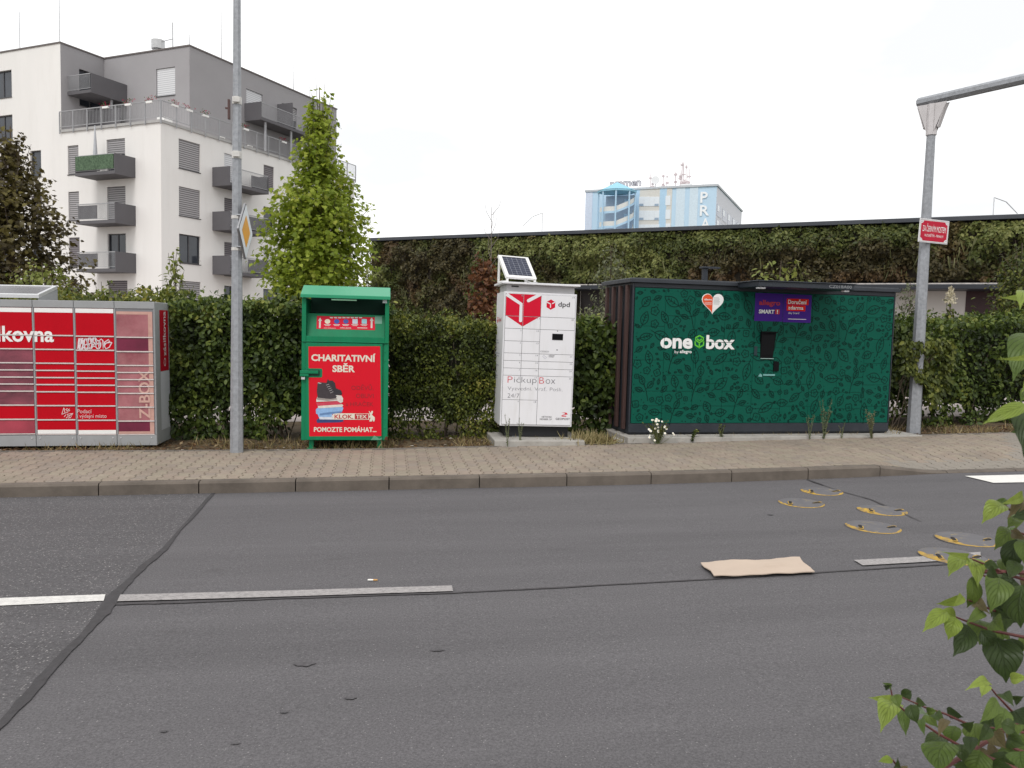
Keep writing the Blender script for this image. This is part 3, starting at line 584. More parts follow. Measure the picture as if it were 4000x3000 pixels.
# ================================================================== white pickup box
sf = gnd(1932, 1744, HK); zs = atY(1932, 1721, sf.y).z
A = atY(1952, 1663, sf.y+.28); pb = thing('parcel_locker', 'tall narrow white parcel locker with red cube graphic and solar panel on top', 'parcel locker', A, (0, math.radians(.75), 0))
PBw = loc_px(pb, 2233, 1663)[0]; PBh = loc_px(pb, 1971, 1137)[1]; PBd = .8
WL = mat('white_lacquer', (.74, .73, .75), .42, var=.03, scale=2, stretch=(3, 3, .5), dirt=(2.5, .5, .8, .3), dirtcol=(.5, .47, .42))
m = MB(); m.box(0, PBw, .012, PBd, 0, PBh-.002); m.build('body', WL, pb, bevel=.006)
cxs = [0.0, .262*PBw, .505*PBw, PBw]; GAPM = mat('seam_dark', (.06, .06, .065), .7)
m = MB(); m.box(.02*PBw, .982*PBw, .004, .0115, .012*PBh, .985*PBh); m.build('door_backing', GAPM, pb)
rows = [.012, .197, .379, .433, .489, .545, .635, .7276, .82, .985]; rows3 = [.012, .379, .433, .489, .545, .7276, .82, .985]
NUM = mat('small_number', (.2, .2, .22), .6); PP = front(-.003)
colsx = [(.02*PBw, .262*PBw), (.262*PBw, .505*PBw), (.505*PBw, .982*PBw)]
for ci, ((xa, xb), rw) in enumerate(zip(colsx, (rows, rows, rows3))):
    k = 0; nums = [list(range(1, 10)), list(range(10, 19)), [19, 20, 21, 22, 23, 24, 25]][ci]
    for za, zc in list(zip(rw, rw[1:]))[::-1]:
        m = MB(); m.box(xa+.0025, xb-.0025, -.003, .005, za*PBh+.0025, zc*PBh-.0025); d = m.build('door', WL, pb, bevel=.0015, segs=1)
        if nums[k] != 21:
            m = MB(); text_into(m, str(nums[k]), PP, xb-.05 if nums[k] > 9 else xb-.03, zc*PBh-.034, xb-.016, zc*PBh-.014, .0022); m.build('number', NUM, d)
        k += 1
def c5(x, y): return 1850+x/1.952, 950+y/1.952
def p5(x, y): return loc_px(pb, *c5(x, y))
def bx5(x0, y0, x1, y1): u0, v0 = c5(x0, y0); u1, v1 = c5(x1, y1); return pxr(pb, u0, v0, u1, v1)
RED = mat('red_print', (.6, .008, .032), .45, var=.05, spec=.12); g = .004
xa, xm, xb = colsx[0][0], colsx[0][1], colsx[1][1]; zT, zM = .985*PBh, .82*PBh
m = MB(); rect(m, PP, xa+g, zM+g, xm-g, zT-g, .001); rect(m, PP, xm+g, zM+g, xb-g, zT-g, .001)
zpt = p5(372, 634)[1]; poly(m, PP, [(xa+g+.02, zM-g), (xm-g, zpt), (xm-g, zM-g)], .001); poly(m, PP, [(xm+g, zpt), (xb-g-.02, zM-g), (xm+g, zM-g)], .001); rg = m.build('red_graphic', RED, pb)
m = MB(); A1 = p5(237, 388); A2 = p5(362, 464); A3 = p5(358, 590); m.ribbon([(xa+g, A1[1]), (A2[0], A2[1]), (A3[0], A3[1])], .046, lambda x, z, o=0: (x, -.0055, z))
A4, A5 = p5(418, 438), p5(506, 386); m.ribbon([A4, (xb-g, A5[1])], .046, lambda x, z, o=0: (x, -.0055, z)); poly(m, PP, [(A4[0]+.023*math.cos(q), A4[1]+.023*math.sin(q)) for q in np.linspace(0, 2*PI, 14)[:-1]], .0027)
poly(m, PP, [(A3[0]+.023*math.cos(q), A3[1]+.023*math.sin(q)) for q in np.linspace(0, 2*PI, 14)[:-1]], .0027); m.build('white_stripe', WL, rg)
def cube_logo(b, b2, P, x0, z0, x1, z1):
    cx, hz = (x0+x1)/2, z1-z0; hexa = [(cx, z1), (x1, z1-hz*.24), (x1, z0+hz*.24), (cx, z0), (x0, z0+hz*.24), (x0, z1-hz*.24)]; poly(b, P, hexa, .001)
    w_ = (x1-x0)*.11; b2.ribbon([(x0, z1-hz*.27), (cx-w_*.4, z0+hz*.56), (cx-w_*.4, z0+hz*.2)], w_, lambda x, z, o=0: P(x, z, .002)); b2.ribbon([(cx+w_*1.2, z0+hz*.6), (x1-w_*.3, z1-hz*.25)], w_, lambda x, z, o=0: P(x, z, .002))
m, m2 = MB(), MB(); cube_logo(m, m2, PP, *bx5(556, 429, 622, 508)); lg = m.build('emblem', RED, pb); m2.build('emblem_line', WL, lg)
INK = mat('dark_ink', (.04, .037, .042), .6); INK2 = mat('grey_text', (.22, .21, .23), .6)
m = MB(); text_into(m, 'dpd', PP, *bx5(645, 449, 734, 497), bold=.015); m.build('lettering', INK, pb)
m = MB(); q = bx5(599, 691, 681, 739); m.box(q[0], q[2], -.008, -.002, q[1], q[3]); m.build('screen', BLACKP, pb, bevel=.002)
m = MB(); rect(m, PP, *bx5(636, 667, 644, 673), .001); rect(m, PP, *bx5(630, 811, 642, 817), .001); m.build('sensor', INK, pb)
m = MB(); text_into(m, 'CZ20523', PP, *bx5(508, 820, 573, 831)); m.build('lettering', INK2, pb)
m = MB(); cc = [p5(525, 862), p5(534, 853), p5(556, 872), p5(547, 883)]; m.ribbon(cc, .006, lambda x, z, o=0: (x, -.0045, z), True)
for k in range(3): rect(m, PP, *bx5(572, 853+k*7, 618-k*4, 856+k*7))
m.build('payment_notice', mat('faint_ink', (.45, .45, .52), .6), pb)
x0, z0, x1, z1 = bx5(259, 1020, 622, 1080); T = lambda f: x0+(x1-x0)*f; zcap = z0+(z1-z0)*.2
m = MB(); text_into(m, 'P', PP, T(0), zcap, T(.1), z1, bold=-.018); m.build('red_lettering', RED, pb); m = MB(); text_into(m, 'B', PP, T(.665), zcap, T(.765), z1, bold=-.018); m.build('red_lettering', RED, pb)
m = MB(); text_into(m, 'ickup', PP, T(.135), z0, T(.605), z1, bold=-.018); text_into(m, 'ox', PP, T(.80), zcap, T(1), zcap+(z1-zcap)*.72, bold=-.018); text_into(m, 'Vyzvedni. Vrať. Pošli.', PP, *bx5(259, 1093, 677, 1133), bold=-.02); text_into(m, '24/7', PP, *bx5(259, 1146, 348, 1178), bold=-.018); m.build('lettering', mat('thin_ink', (.1, .095, .11), .6), pb)
m = MB(); text_into(m, 'NETWORK', PP, *bx5(519, 1318, 596, 1331)); text_into(m, 'MEMBER OF', PP, *bx5(505, 1336, 596, 1349)); text_into(m, 'GEOPOST', PP, *bx5(625, 1332, 734, 1348), bold=.01); m.build('lettering', INK, pb)
m = MB(); q = bx5(664, 1291, 720, 1322); X = lambda f: q[0]+(q[2]-q[0])*f; Zz = lambda f: q[1]+(q[3]-q[1])*f
poly(m, PP, [(X(.1), Zz(1)), (X(.75), Zz(1)), (X(.95), Zz(.62)), (X(.62), Zz(.62)), (X(.56), Zz(.8))], .001); poly(m, PP, [(X(.3), Zz(.45)), (X(.62), Zz(.66)), (X(1), Zz(.55)), (X(.45), Zz(.42)), (X(.1), Zz(.1))], .0015); poly(m, PP, [(X(0), Zz(.22)), (X(.7), Zz(.22)), (X(.8), Zz(.0)), (X(.2), Zz(.0))], .001); m.build('emblem', RED, pb)
# side lettering
PS = lambda a, z, o=0.0: (-o, PBd-a, z)
m, m2 = MB(), MB(); cube_logo(m, m2, PS, .12, PBh*.765, .27, PBh*.815); lg = m.build('side_emblem', RED, pb); m2.build('emblem_line', WL, lg)
m = MB(); text_into(m, 'dpd', PS, .33, PBh*.768, .58, PBh*.81, bold=.015); m.build('side_lettering', mat('side_red', (.45, .1, .11), .6), pb)
m = MB()
for z_, w_ in ((.63, .2), (.61, .3), (.53, .4), (.51, .34), (.44, .36), (.36, .3), (.34, .25)): rect(m, PS, .12, PBh*z_, .12+w_, PBh*z_+.014, .002)
m.build('small_print', mat('faint_ink', (.45, .45, .52), .6), pb)
# head, roof, base, solar panel
zh = p5(237, 308)[1]
m = MB(); m.box(.035, PBw-.03, .05, PBd-.05, PBh-.004, zh); m.build('head', mat('grey_white', (.5, .49, .5), .5, var=.05), pb, bevel=.004)
m = MB(); q = bx5(293, 322, 349, 333); rect(m, front(.048), *q, .001); m.build('maker_plate', INK, pb)
x0 = p5(206, 300)[0]; m = MB(); m.box(-.045, PBw+.035, -.04, PBd+.03, zh, zh+.028); m.build('roof', WL, pb, bevel=.005)
m = MB(); m.box(.09, PBw-.03, .1, PBd-.06, -.155, -.001); m.build('base', mat('base_black', (.014, .014, .016), .7), pb, bevel=.004)
m = MB()
for x in (.2, PBw-.2): m.box(x, x+.1, .12, .2, -.21, -.156)
m.build('foot', STEEL, pb)
zr = zh+.03; ysp0 = .1; xs0, xs1 = .06, .56; tl = math.radians(50); Ln = .42
nrm = Vector((0, -math.sin(tl), math.cos(tl))); up_ = Vector((0, math.cos(tl), math.sin(tl)))
PSI = math.radians(21); RZ = Matrix.Rotation(PSI, 3, 'Z'); LL = Vector((p5(253, 262)[0], ysp0, zr+.055))
def sp(x, a, o=0): q = LL + RZ @ (Vector((x-xs0, 0, 0)) + up_*a + nrm*o); return tuple(q)
# panel is turned a little against the box, as on its bracket
def pbox(b, x0, x1, a0_, a1_, o0, o1): b.prism([sp(x0, a0_, o0), sp(x1, a0_, o0), sp(x1, a1_, o0), sp(x0, a1_, o0)], [sp(x0, a0_, o1), sp(x1, a0_, o1), sp(x1, a1_, o1), sp(x0, a1_, o1)])
m = MB(); pbox(m, xs0+.05, xs1-.05, .04, Ln-.02, 0, .02); spn = m.build('solar_panel', PVM, pb)
m = MB(); pbox(m, xs0, xs0+.05, 0, Ln, -.01, .03); pbox(m, xs1-.05, xs1, 0, Ln, -.01, .03); pbox(m, xs0+.05, xs1-.05, 0, .04, -.01, .03); pbox(m, xs0+.05, xs1-.05, Ln-.02, Ln, -.01, .03); m.build('panel_frame', WHITE, spn, bevel=.002)
m = MB()
for k in range(1, 5): pbox(m, xs0+.05+k*.08-.0015, xs0+.05+k*.08+.0015, .045, Ln-.025, .0205, .0215)
for k in range(1, 9): pbox(m, xs0+.053, xs1-.053, .04+k*.04-.001, .04+k*.04+.001, .0222, .0232)
m.build('cell_lines', mat('cell_line', (.4, .42, .48), .4), spn)
yb = ysp0+math.cos(tl)*Ln-ysp0; zbk = math.sin(tl)*Ln
for x in (.01, xs1-xs0-.035):
    m = MB(); fnb = lambda X_, Y_, Z_: tuple(Vector((LL.x, LL.y, zr)) + RZ @ Vector((X_, Y_, Z_)))
    m.box(x, x+.025, yb-.03, yb-.005, -.002, zbk+.03, fnb); m.box(x, x+.025, -.02, yb-.031, -.002, .022, fnb); m.box(x, x+.025, -.02, .01, .023, .05, fnb); m.build('bracket', WHITE, pb)
m = MB(); m.tube([(.32, ysp0+.15, zr+.1), (.35, ysp0+.1, zr+.03), (.41, ysp0+.08, zr+.012), (.5, ysp0+.12, zr+.02)], .008, 6); m.build('cable', mat('cable_grey', (.4, .4, .4), .6), pb)
t = thing('concrete_slab', 'short concrete slab carrying the white parcel locker', 'slab', (sf.x, sf.y, zs))
xr_ = atY(2286, 1738, sf.y).x-sf.x; m = MB(); m.box(0, xr_, 0, 1.25, -.2, 0); m.build('slab', CONC, t, bevel=.012)
# ================================================================== green clothes collection bin
fA = gnd(1206, 1753, HK); Yb_ = fA.y-.01; A = Vector((atY(1176, 1720, Yb_).x, Yb_, gz(-.6)+HK-.01)); bn = thing('clothes_bin', 'green metal charity clothing bin with red poster and open chute under its lid', 'clothes bin', A, (0, 0, math.radians(.4)))
def c4(x, y): return 1100+x/2.212, 1050+y/2.212
def p4(x, y, yy=0.0): return loc_px(bn, *c4(x, y), yy)
def bx4(x0, y0, x1, y1, yy=0.0): u0, v0 = c4(x0, y0); u1, v1 = c4(x1, y1); return pxr(bn, u0, v0, u1, v1, yy)
BG = mat('bin_green', (.004, .185, .08), .45, var=.1, scale=3, spec=.22, stretch=(2.5, 2.5, .5), dirt=(4, .5, .75, .4), dirtcol=(.025, .11, .055)); BW = p4(915, 1480)[0]; z0 = p4(500, 1482)[1]; zl = p4(500, 585)[1]; zd = p4(500, 628)[1]; zlip = p4(500, 257)[1]; BD = 1.02
m = MB(); m.box(0, BW, .012, BD, z0, zd-.012); m.box(0, .055, 0, .9, zd-.01, zlip); m.box(BW-.055, BW, 0, .9, zd-.01, zlip); m.box(.0, BW, .7, BD, zd-.01, zlip); m.box(.0, .06, -.002, .011, z0, zd-.014); m.box(BW-.06, BW, -.002, .011, z0, zd-.014); m.build('body', BG, bn, bevel=.005)
m = MB(); m.box(.056, BW-.056, .004, .05, zd-.008, zl); m.build('sill', BG, bn, bevel=.004)
m = MB(); m.box(.01, BW-.01, -.02, .011, zd-.012, zd-.002); m.build('ledge', BG, bn, bevel=.003)
# chute drum inside the opening
BG_SHADE = mat('bin_green_shaded', (.003, .05, .03), .6, var=.1, scale=3)  # darker copy of the bin green, shade of the deep opening painted in
m = MB(); y1 = .32; m.prism([(.058, .06, zl-.06), (BW-.058, .06, zl-.06), (BW-.058, y1+.02, zl-.06), (.058, y1+.02, zl-.06)], [(.058, .055, zl-.03), (BW-.058, .055, zl-.03), (BW-.058, y1+.02, zl-.03), (.058, y1+.02, zl-.03)])
zk = zl+.30
m.face([(.058, .055, zl-.03), (BW-.058, .055, zl-.03), (BW-.058, .17, zk), (.058, .17, zk)]); m.build('chute', BG, bn); m = MB(); m.face([(.058, .171, zk), (BW-.058, .171, zk), (BW-.058, .68, zk+.02), (.058, .68, zk+.02)]); m.face([(.058, .68, zk+.02), (BW-.058, .68, zk+.02), (BW-.058, .69, zlip+.1), (.058, .69, zlip+.1)]); m.build('chute_back', BG_SHADE, bn)
def PC(x, z, o=0.0):                          # on the sloping front of the chute
    t = (z-(zl-.03))/(zk-(zl-.03)); return (x, .055+.115*t-o, z)
def bxc(a, b_, c, d): return bx4(a, b_, c, d, .12)
m = MB(); rect(m, PC, *bxc(303, 413, 808, 524), .002); sk = m.build('red_sticker', RED, bn)
m = MB()
for a in (331, 778):
    q = bxc(a-17, 420, a+17, 512); X = lambda f: q[0]+(q[2]-q[0])*f; Zz = lambda f: q[1]+(q[3]-q[1])*f
    ma = MB(); poly(ma, PC, [(X(.28), Zz(0)), (X(.72), Zz(0)), (X(.72), Zz(.68)), (X(1), Zz(.68)), (X(.5), Zz(1)), (X(0), Zz(.68)), (X(.28), Zz(.68))], .004); ma.build('arrow', mat('sticker_cream', (.6, .55, .5), .6), sk)
text_into(m, 'DĚKUJEME', PC, *bxc(506, 504, 602, 518), o=.004, bold=.02); text_into(m, 'www.kloktex.cz', PC, *bxc(365, 505, 468, 517), o=.004)
rect(m, PC, *bxc(655, 508, 740, 514), .004)
m.build('lettering', mat('sticker_cream', (.6, .55, .5), .6), sk); m = MB()
for k in range(8): rect(m, PC, *bxc(416+k*36, 417, 443+k*36, 427), .004)
for k in range(5): rect(m, PC, *bxc(367+k*79, 480, 425+k*79, 485), .004); rect(m, PC, *bxc(375+k*79, 489, 418+k*79, 493), .004)
m.build('small_print', mat('sticker_cream', (.6, .55, .5), .6), sk)
for k, cc in enumerate(((.7, .65, .5), (.03, .08, .35), (.05, .08, .3), (.5, .55, .62), (.3, .55, .6))):
    q = bxc(372+k*80, 434, 420+k*79, 475); m = MB(); cx, cz, rx, rz = (q[0]+q[2])/2, (q[1]+q[3])/2, (q[2]-q[0])/2, (q[3]-q[1])/2
    poly(m, PC, [(cx+rx*math.cos(a), cz+rz*math.sin(a)) for a in np.linspace(0, 2*PI, 17)[:-1]] if k < 3 else rrect(q[0], q[1], q[2], q[3], .008), .004); m.build('pictogram', mat('picto%d' % k, cc, .6), sk)
m = MB(); q = bxc(805, 410, 868, 475); rect(m, PC, *q, .003); m.build('pale_sticker', mat('pale_label', (.16, .36, .26), .5), bn)
# lid
zt2 = p4(550, 156, .5)[1]; zf = p4(540, 228, -.06)[1]; zfl = p4(540, 257, -.06)[1]
m = MB(); m.extx([(-.06, zfl), (-.06, zf), (.36, zt2), (BD+.02, zt2), (BD+.02, zt2-.05), (.36, zt2-.04), (-.045, zf-.02), (-.045, zfl)], -.012, BW+.012); m.build('lid', mat('bin_green_lid', (.012, .27, .13), .38, var=.06, scale=2, spec=.5), bn, bevel=.004)
q = bx4(430, 263, 650, 275, -.03); m = MB(); m.box(q[0], q[2], -.04, -.01, q[1], q[3]); m.build('lid_handle', mat('pale_green', (.25, .5, .33), .5), bn, bevel=.004)
q = bx4(873, 264, 910, 297); m = MB(); rect(m, front(0), *q, .002); m.build('pale_sticker', mat('pale_label2', (.45, .5, .5), .5), bn)
# door with poster
m = MB(); q = bx4(205, 642, 870, 1478); m.box(q[0]+.004, q[2]-.004, -.012, .011, q[1], q[3]); dr = m.build('door', BG, bn, bevel=.003)
PD = front(-.012); pr_ = mat('poster_print', (.64, .01, .024), .5, var=.04, scale=2, spec=.12)
cor = [p4(240, 1446), p4(862, 1444), p4(851, 669), p4(233, 671)]; m = MB(); poly(m, PD, cor, .002); po = m.build('poster', pr_, dr)
CRM = mat('cream_print', (.7, .64, .54), .6, var=.04); DRD = mat('dark_red_print', (.3, .012, .02), .6)
m = MB(); text_into(m, 'CHARITATIVNÍ', PD, *bx4(257, 728, 812, 801), o=.004, bold=.035); text_into(m, 'SBĚR', PD, *bx4(440, 814, 634, 893), o=.004, bold=.035); text_into(m, 'POMOZTE POMÁHAT...', PD, *bx4(280, 1357, 820, 1409), o=.004, bold=.03)
m.build('lettering', CRM, po)
m = MB(); text_into(m, 'ODĚVŮ,', PD, *bx4(603, 994, 795, 1052), o=.004); text_into(m, 'OBUVI', PD, *bx4(642, 1078, 795, 1116), o=.004); text_into(m, 'a HRAČEK', PD, *bx4(555, 1138, 793, 1186), o=.004); m.build('dark_lettering', DRD, po)
m = MB(); rect(m, PD, *bx4(443, 1248, 756, 1302), .005); lb = m.build('name_plate', CRM, po)
m = MB(); rect(m, PD, *bx4(632, 1252, 749, 1298), .006); text_into(m, 'KLOK.', PD, *bx4(458, 1258, 620, 1294), o=.0065, bold=.02); m.build('red_lettering', mat('plate_red', (.45, .02, .03), .5), lb)
m = MB(); text_into(m, 'TEX', PD, *bx4(643, 1260, 737, 1292), o=.0075, bold=.02)
kq = [(758, 1240), (752, 1228), (760, 1230), (770, 1244), (778, 1226), (790, 1228), (788, 1246), (780, 1256), (790, 1270), (804, 1280), (806, 1302), (800, 1318), (790, 1316), (786, 1300), (780, 1318), (758, 1318), (762, 1300), (770, 1286), (756, 1284), (752, 1272), (764, 1266)]
poly(m, PD, [p4(*q) for q in kq][::-1], .0075); m.build('plate_lettering', CRM, lb)
# printed picture: boots on a pile of folded clothes
def blob(name, pts, c, o): m = MB(); poly(m, PD, [p4(*q) for q in pts][::-1], o); return m.build(name, mat('print_'+name+str(c), c, .6, var=.15, scale=30), po)
blob('printed_clothes', [(300, 1310), (320, 1290), (530, 1300), (536, 1318), (500, 1326), (310, 1330)], (.03, .05, .16), .004)
blob('printed_clothes', [(322, 1276), (440, 1262), (532, 1290), (520, 1302), (330, 1300)], (.6, .62, .68), .0045)
blob('printed_clothes', [(297, 1215), (310, 1200), (525, 1186), (534, 1204), (520, 1240), (440, 1250), (430, 1280), (320, 1278), (312, 1255), (298, 1250)], (.25, .42, .68), .005)
blob('printed_clothes', [(330, 1250), (420, 1236), (520, 1228), (522, 1240), (440, 1254), (330, 1266)], (.12, .22, .42), .0055)
blob('printed_clothes', [(312, 1182), (520, 1165), (534, 1180), (520, 1192), (320, 1204)], (.7, .62, .55), .006)
blob('printed_clothes', [(300, 1160), (500, 1140), (524, 1158), (520, 1170), (310, 1184)], (.55, .05, .09), .0065)
blob('printed_clothes', [(300, 1130), (310, 1104), (480, 1090), (520, 1095), (532, 1120), (530, 1150), (510, 1158), (480, 1140), (302, 1150)], (.6, .57, .53), .007)
blob('printed_boot', [(385, 1000), (400, 950), (412, 966), (440, 964), (462, 985), (470, 1030), (515, 1050), (524, 1080), (515, 1090), (440, 1090), (400, 1070)], (.03, .025, .03), .0075)
blob('printed_boot', [(312, 985), (345, 980), (392, 985), (400, 1040), (440, 1068), (478, 1100), (470, 1118), (420, 1124), (312, 1112), (306, 1060)], (.045, .035, .04), .008)
blob('printed_sole', [(306, 1112), (420, 1124), (476, 1116), (482, 1128), (400, 1140), (304, 1128)], (.3, .26, .24), .0085)
m = MB()
for k in range(5): m.ribbon([p4(385+k*9, 1004+k*17), p4(412+k*9, 996+k*16)], .006, lambda x, z, o=0: PD(x, z, .0095))
m.ribbon([p4(q_, 984+((q_-312) % 7)) for q_ in range(314, 346, 6)], .012, lambda x, z, o=0: PD(x, z, .0095)); m.build('printed_lace', mat('lace', (.4, .38, .38), .7), po)
# latch, padlock, rivets, rust, feet
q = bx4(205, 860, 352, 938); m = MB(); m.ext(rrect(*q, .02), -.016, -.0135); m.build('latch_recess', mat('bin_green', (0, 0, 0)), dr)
q = bx4(215, 872, 332, 926); m = MB(); m.ext(rrect(*q, .018), -.0175, -.0162); m.build('latch_slot', mat('slot_green', (.004, .05, .025), .6), dr)
q = bx4(158, 878, 318, 905, -.03); m = MB(); m.box(q[0], q[2], -.05, -.018, q[1], q[3]); q = bx4(158, 905, 235, 930, -.03); m.box(q[0], q[2], -.048, -.018, q[1], q[3]-.001); m.build('latch', BG, dr, bevel=.004)
q = bx4(170, 930, 202, 956, -.03); m = MB(); m.box(q[0], q[2], -.045, -.02, q[1], q[3]-.012); m.tube([(q[0]+.008, -.032, q[3]-.012), (q[0]+.01, -.032, q[3]+.02), (q[2]-.01, -.032, q[3]+.02), (q[2]-.008, -.032, q[3]-.012)], .005, 6); m.build('padlock', ALU, bn, bevel=.003)
for yy_ in (718, 795, 1300, 1375):
    x, z = p4(893, yy_); m = MB(); m.tube([(x, .0, z), (x, -.008, z)], .011, 8); m.build('hinge_bolt', BG, bn, bevel=.002)
m = MB(); q = p4(905, 1474); poly(m, front(-.0026), [(q[0]-.03, q[1]-.008), (q[0]+.015, q[1]-.01), (q[0]+.018, q[1]+.03), (q[0]-.005, q[1]+.045), (q[0]-.02, q[1]+.02)], .001); m.build('rust_patch', mat('rust', (.1, .035, .015), .9, var=.5, scale=40), bn)
m = MB(); poly(m, PD, [p4(*q) for q in ((770, 1478), (862, 1478), (868, 1456), (845, 1466), (815, 1448), (800, 1440), (785, 1460))][::-1], .003); m.build('dust_patch', mat('dust', (.1, .3, .19), .8, var=.3, scale=30), dr)
for x, y in ((.13, .07), (BW-.11, .07), (.13, .9), (BW-.11, .9)):
    m = MB(); m.box(x-.03, x+.03, y-.03, y+.03, -.02, z0); m.box(x-.055, x+.055, y-.05, y+.05, -.02, .012); m.build('foot', BG, bn, bevel=.003)
# ================================================================== red parcel locker at the left
Yl = 11.36; kk = atY(618, 1742, Yl); rl = thing('parcel_locker', 'red parcel locker with a faded right column and white scrawl, at the left edge', 'parcel locker', (kk.x, Yl, gz(kk.x)+HK-.02), (0, math.radians(-.7), math.radians(-.6)))
def c3(x, y): return x/2.074, 1100+y/2.074
def p3(x, y, yy=0.0): return loc_px(rl, *c3(x, y), yy)
def bx3(x0, y0, x1, y1): u0, v0 = c3(x0, y0); u1, v1 = c3(x1, y1); return pxr(rl, u0, v0, u1, v1)
LG = mat('locker_grey', (.31, .315, .32), .5, var=.06, scale=3, dirt=(4, .5, .8, .3), dirtcol=(.2, .19, .18)); LGD = mat('locker_grey_dark', (.2, .2, .21), .6, var=.1)
zT = p3(1200, 163)[1]; zh = (p3(1000, 216)[1]+p3(300, 210)[1])/2; zb = p3(700, 1241)[1]; zf = p3(700, 1330)[1]
xe = p3(1262, 600)[0]; bnd = [p3(q, 700)[0] for q in (1250, 937, 609, 277)]; pw = bnd[2]-bnd[3]
bnd = [bnd[0], bnd[1], bnd[2], bnd[3]] + [bnd[3]-pw*k for k in (1, 2, 3, 4)]; xw = bnd[-1]-.03; D_ = .66
m = MB(); m.box(xw, xe-.001, .012, D_, zf+.0, zT-.002); m.build('body', LG, rl, bevel=.008)
m = MB()
for a, c in zip(bnd[1:], bnd): m.box(a+.003, c-.003 if c != bnd[0] else xe-.004, -.008, .011, zh, zT)
m.build('header', LG, rl, bevel=.004)
m = MB()
for a, c in zip(bnd[1:], bnd): m.box(a+.003, c-.003 if c != bnd[0] else xe-.004, -.006, .011, zf, zb-.004)
m.build('plinth', LG, rl, bevel=.004)
m = MB(); m.box(bnd[0]+.003, xe-.002, -.008, .011, zb, zh-.004); m.build('corner_post', LG, rl, bevel=.006)
m = MB()
for a, c in zip(bnd[1:], bnd):
    for x in (a+.05, c-.05): m.tube([(x, -.006, zb-.04), (x, -.012, zb-.04)], .009, 8)
m.build('bolt', ALU, rl)
LR = mat('locker_red', (.47, .003, .012), .5, var=.06, scale=3, spec=.1); LIP = mat('pale_lip', (.6, .52, .5), .5, var=.1, scale=12)
FAD = mat('faded_pink', (.27, .045, .065), .6, var=.35, scale=2.2, c2=(.46, .17, .19), dirt=(3, .42, .75, .6), dirtcol=(.4, .2, .2)); FD2 = mat('faded_dark', (.15, .012, .04), .5, var=.3, scale=3); FPU = mat('faded_purple', (.13, .035, .055), .55, var=.4, scale=3, stretch=(1, 1, 2), c2=(.3, .07, .1)); FRD = mat('faded_red', (.35, .045, .07), .55, var=.25, scale=3)
SAL = mat('salmon_edge', (.52, .3, .25), .6, var=.15, scale=8)
def zrow_(xpx, ys): return [p3(xpx, y)[1] for y in ys]
rows_ = {0: zrow_(1100, (236, 452, 568, 680, 737, 794, 850, 906, 1018, 1130, 1240)), 1: zrow_(770, (212, 444, 557, 669, 726, 782, 840, 897, 1008, 1124, 1240)), 2: zrow_(440, (208, 437, 550, 662, 720, 778, 835, 893, 1005, 1120, 1238)), 3: zrow_(130, (204, 432, 545, 658, 716, 774, 830, 888, 1001, 1116, 1236))}
for ci in range(7):
    a, c = bnd[ci+1]+.022, bnd[ci]-.012; zr = rows_[min(ci, 3)]
    m = MB(); m.box(bnd[ci+1]-.004, bnd[ci+1]+.012, -.006, .011, zb, zh-.004); m.build('upright', LG, rl, bevel=.003)
    for k, (za, zc) in enumerate(zip(zr, zr[1:])):
        mt = LR
        if ci == 0: mt = FD2 if k in (1, 9) else FAD
        if ci == 3: mt = FPU if 2 <= k <= 7 else (FRD if k == 9 else LR)
        m = MB(); m.box(a, c, -.004, .010, zc+.011, za-.011); d = m.build('door', mt, rl, bevel=.002, segs=1)
        if k < 9: m = MB(); m.box(a-.004, c+.004, -.015, -.0005, zc-.008, zc+.0085); m.build('door_lip', LIP, d, bevel=.003)
        else: m = MB(); m.box(a-.004, c+.004, -.010, -.0005, zc-.004, zc+.0085); m.build('door_lip', LIP, d, bevel=.002)
        Pd = front(-.0045)
        if k == 0 and ci > 0: m = MB(); rect(m, Pd, a, za-.068, c, za-.012, .001); m.build('white_strip', WHITE, d)
        if k == 9 and ci in (1, 2): m = MB(); rect(m, Pd, a, zc+.0115, c, zc+.062, .001); m.build('white_strip', WHITE, d)
        if ci == 0: m = MB(); rect(m, Pd, c-.055, zc+.0115, c-.001, za-.0115, .001); m.build('faded_edge', SAL, d)
        if ci == 0 and k == 0: m = MB(); rect(m, Pd, a, za-.05, c-.056, za-.0115, .001); m.build('faded_edge', SAL, d)
        if ci == 0 and k == 9:
            m = MB(); rect(m, Pd, a, zc+.0115, c-.056, zc+.045, .001); m.build('faded_edge', SAL, d)
m = MB(); m.box(xw, xe-.02, .001, .0115, zb, zh); m.build('backing', LGD, rl)
PL = front(-.006)
m = MB(); q = bx3(-40, 360, 437, 489); wl = (q[2]-q[0])
# the word starts left of the frame: each letter group is fitted so that the visible end lies where it does
x1 = q[2]; hx = q[3]-q[1]; text_into(m, 'lkovna', PL, p3(2, 480)[0]-.028, q[1], x1, q[3], o=.003, bold=.02); xs_ = p3(2, 480)[0]-.05; text_into(m, 'zási', PL, xs_-hx*1.45, q[1], xs_, q[3]+.02, o=.003, bold=.02); m.build('lettering', WHITE, rl)
ZL = mat('zbox_letter', (.55, .33, .28), .6, var=.15, scale=10)
m = MB(); text_into(m, 'Z-BOX', PL, *bx3(1126, 716, 1218, 1112), o=.003, bold=.02, rot=90); m.build('vertical_lettering', ZL, rl)
PKW = mat('pink_white', (.72, .5, .5), .6)
m = MB(); text_into(m, 'Podací', PL, *bx3(628, 1034, 744, 1066), o=.003); text_into(m, 'i výdejní místo', PL, *bx3(628, 1074, 865, 1112), o=.003); m.build('lettering', PKW, rl)
m = MB(); RB = lambda x, z, o=0: (x, -.0095, z)
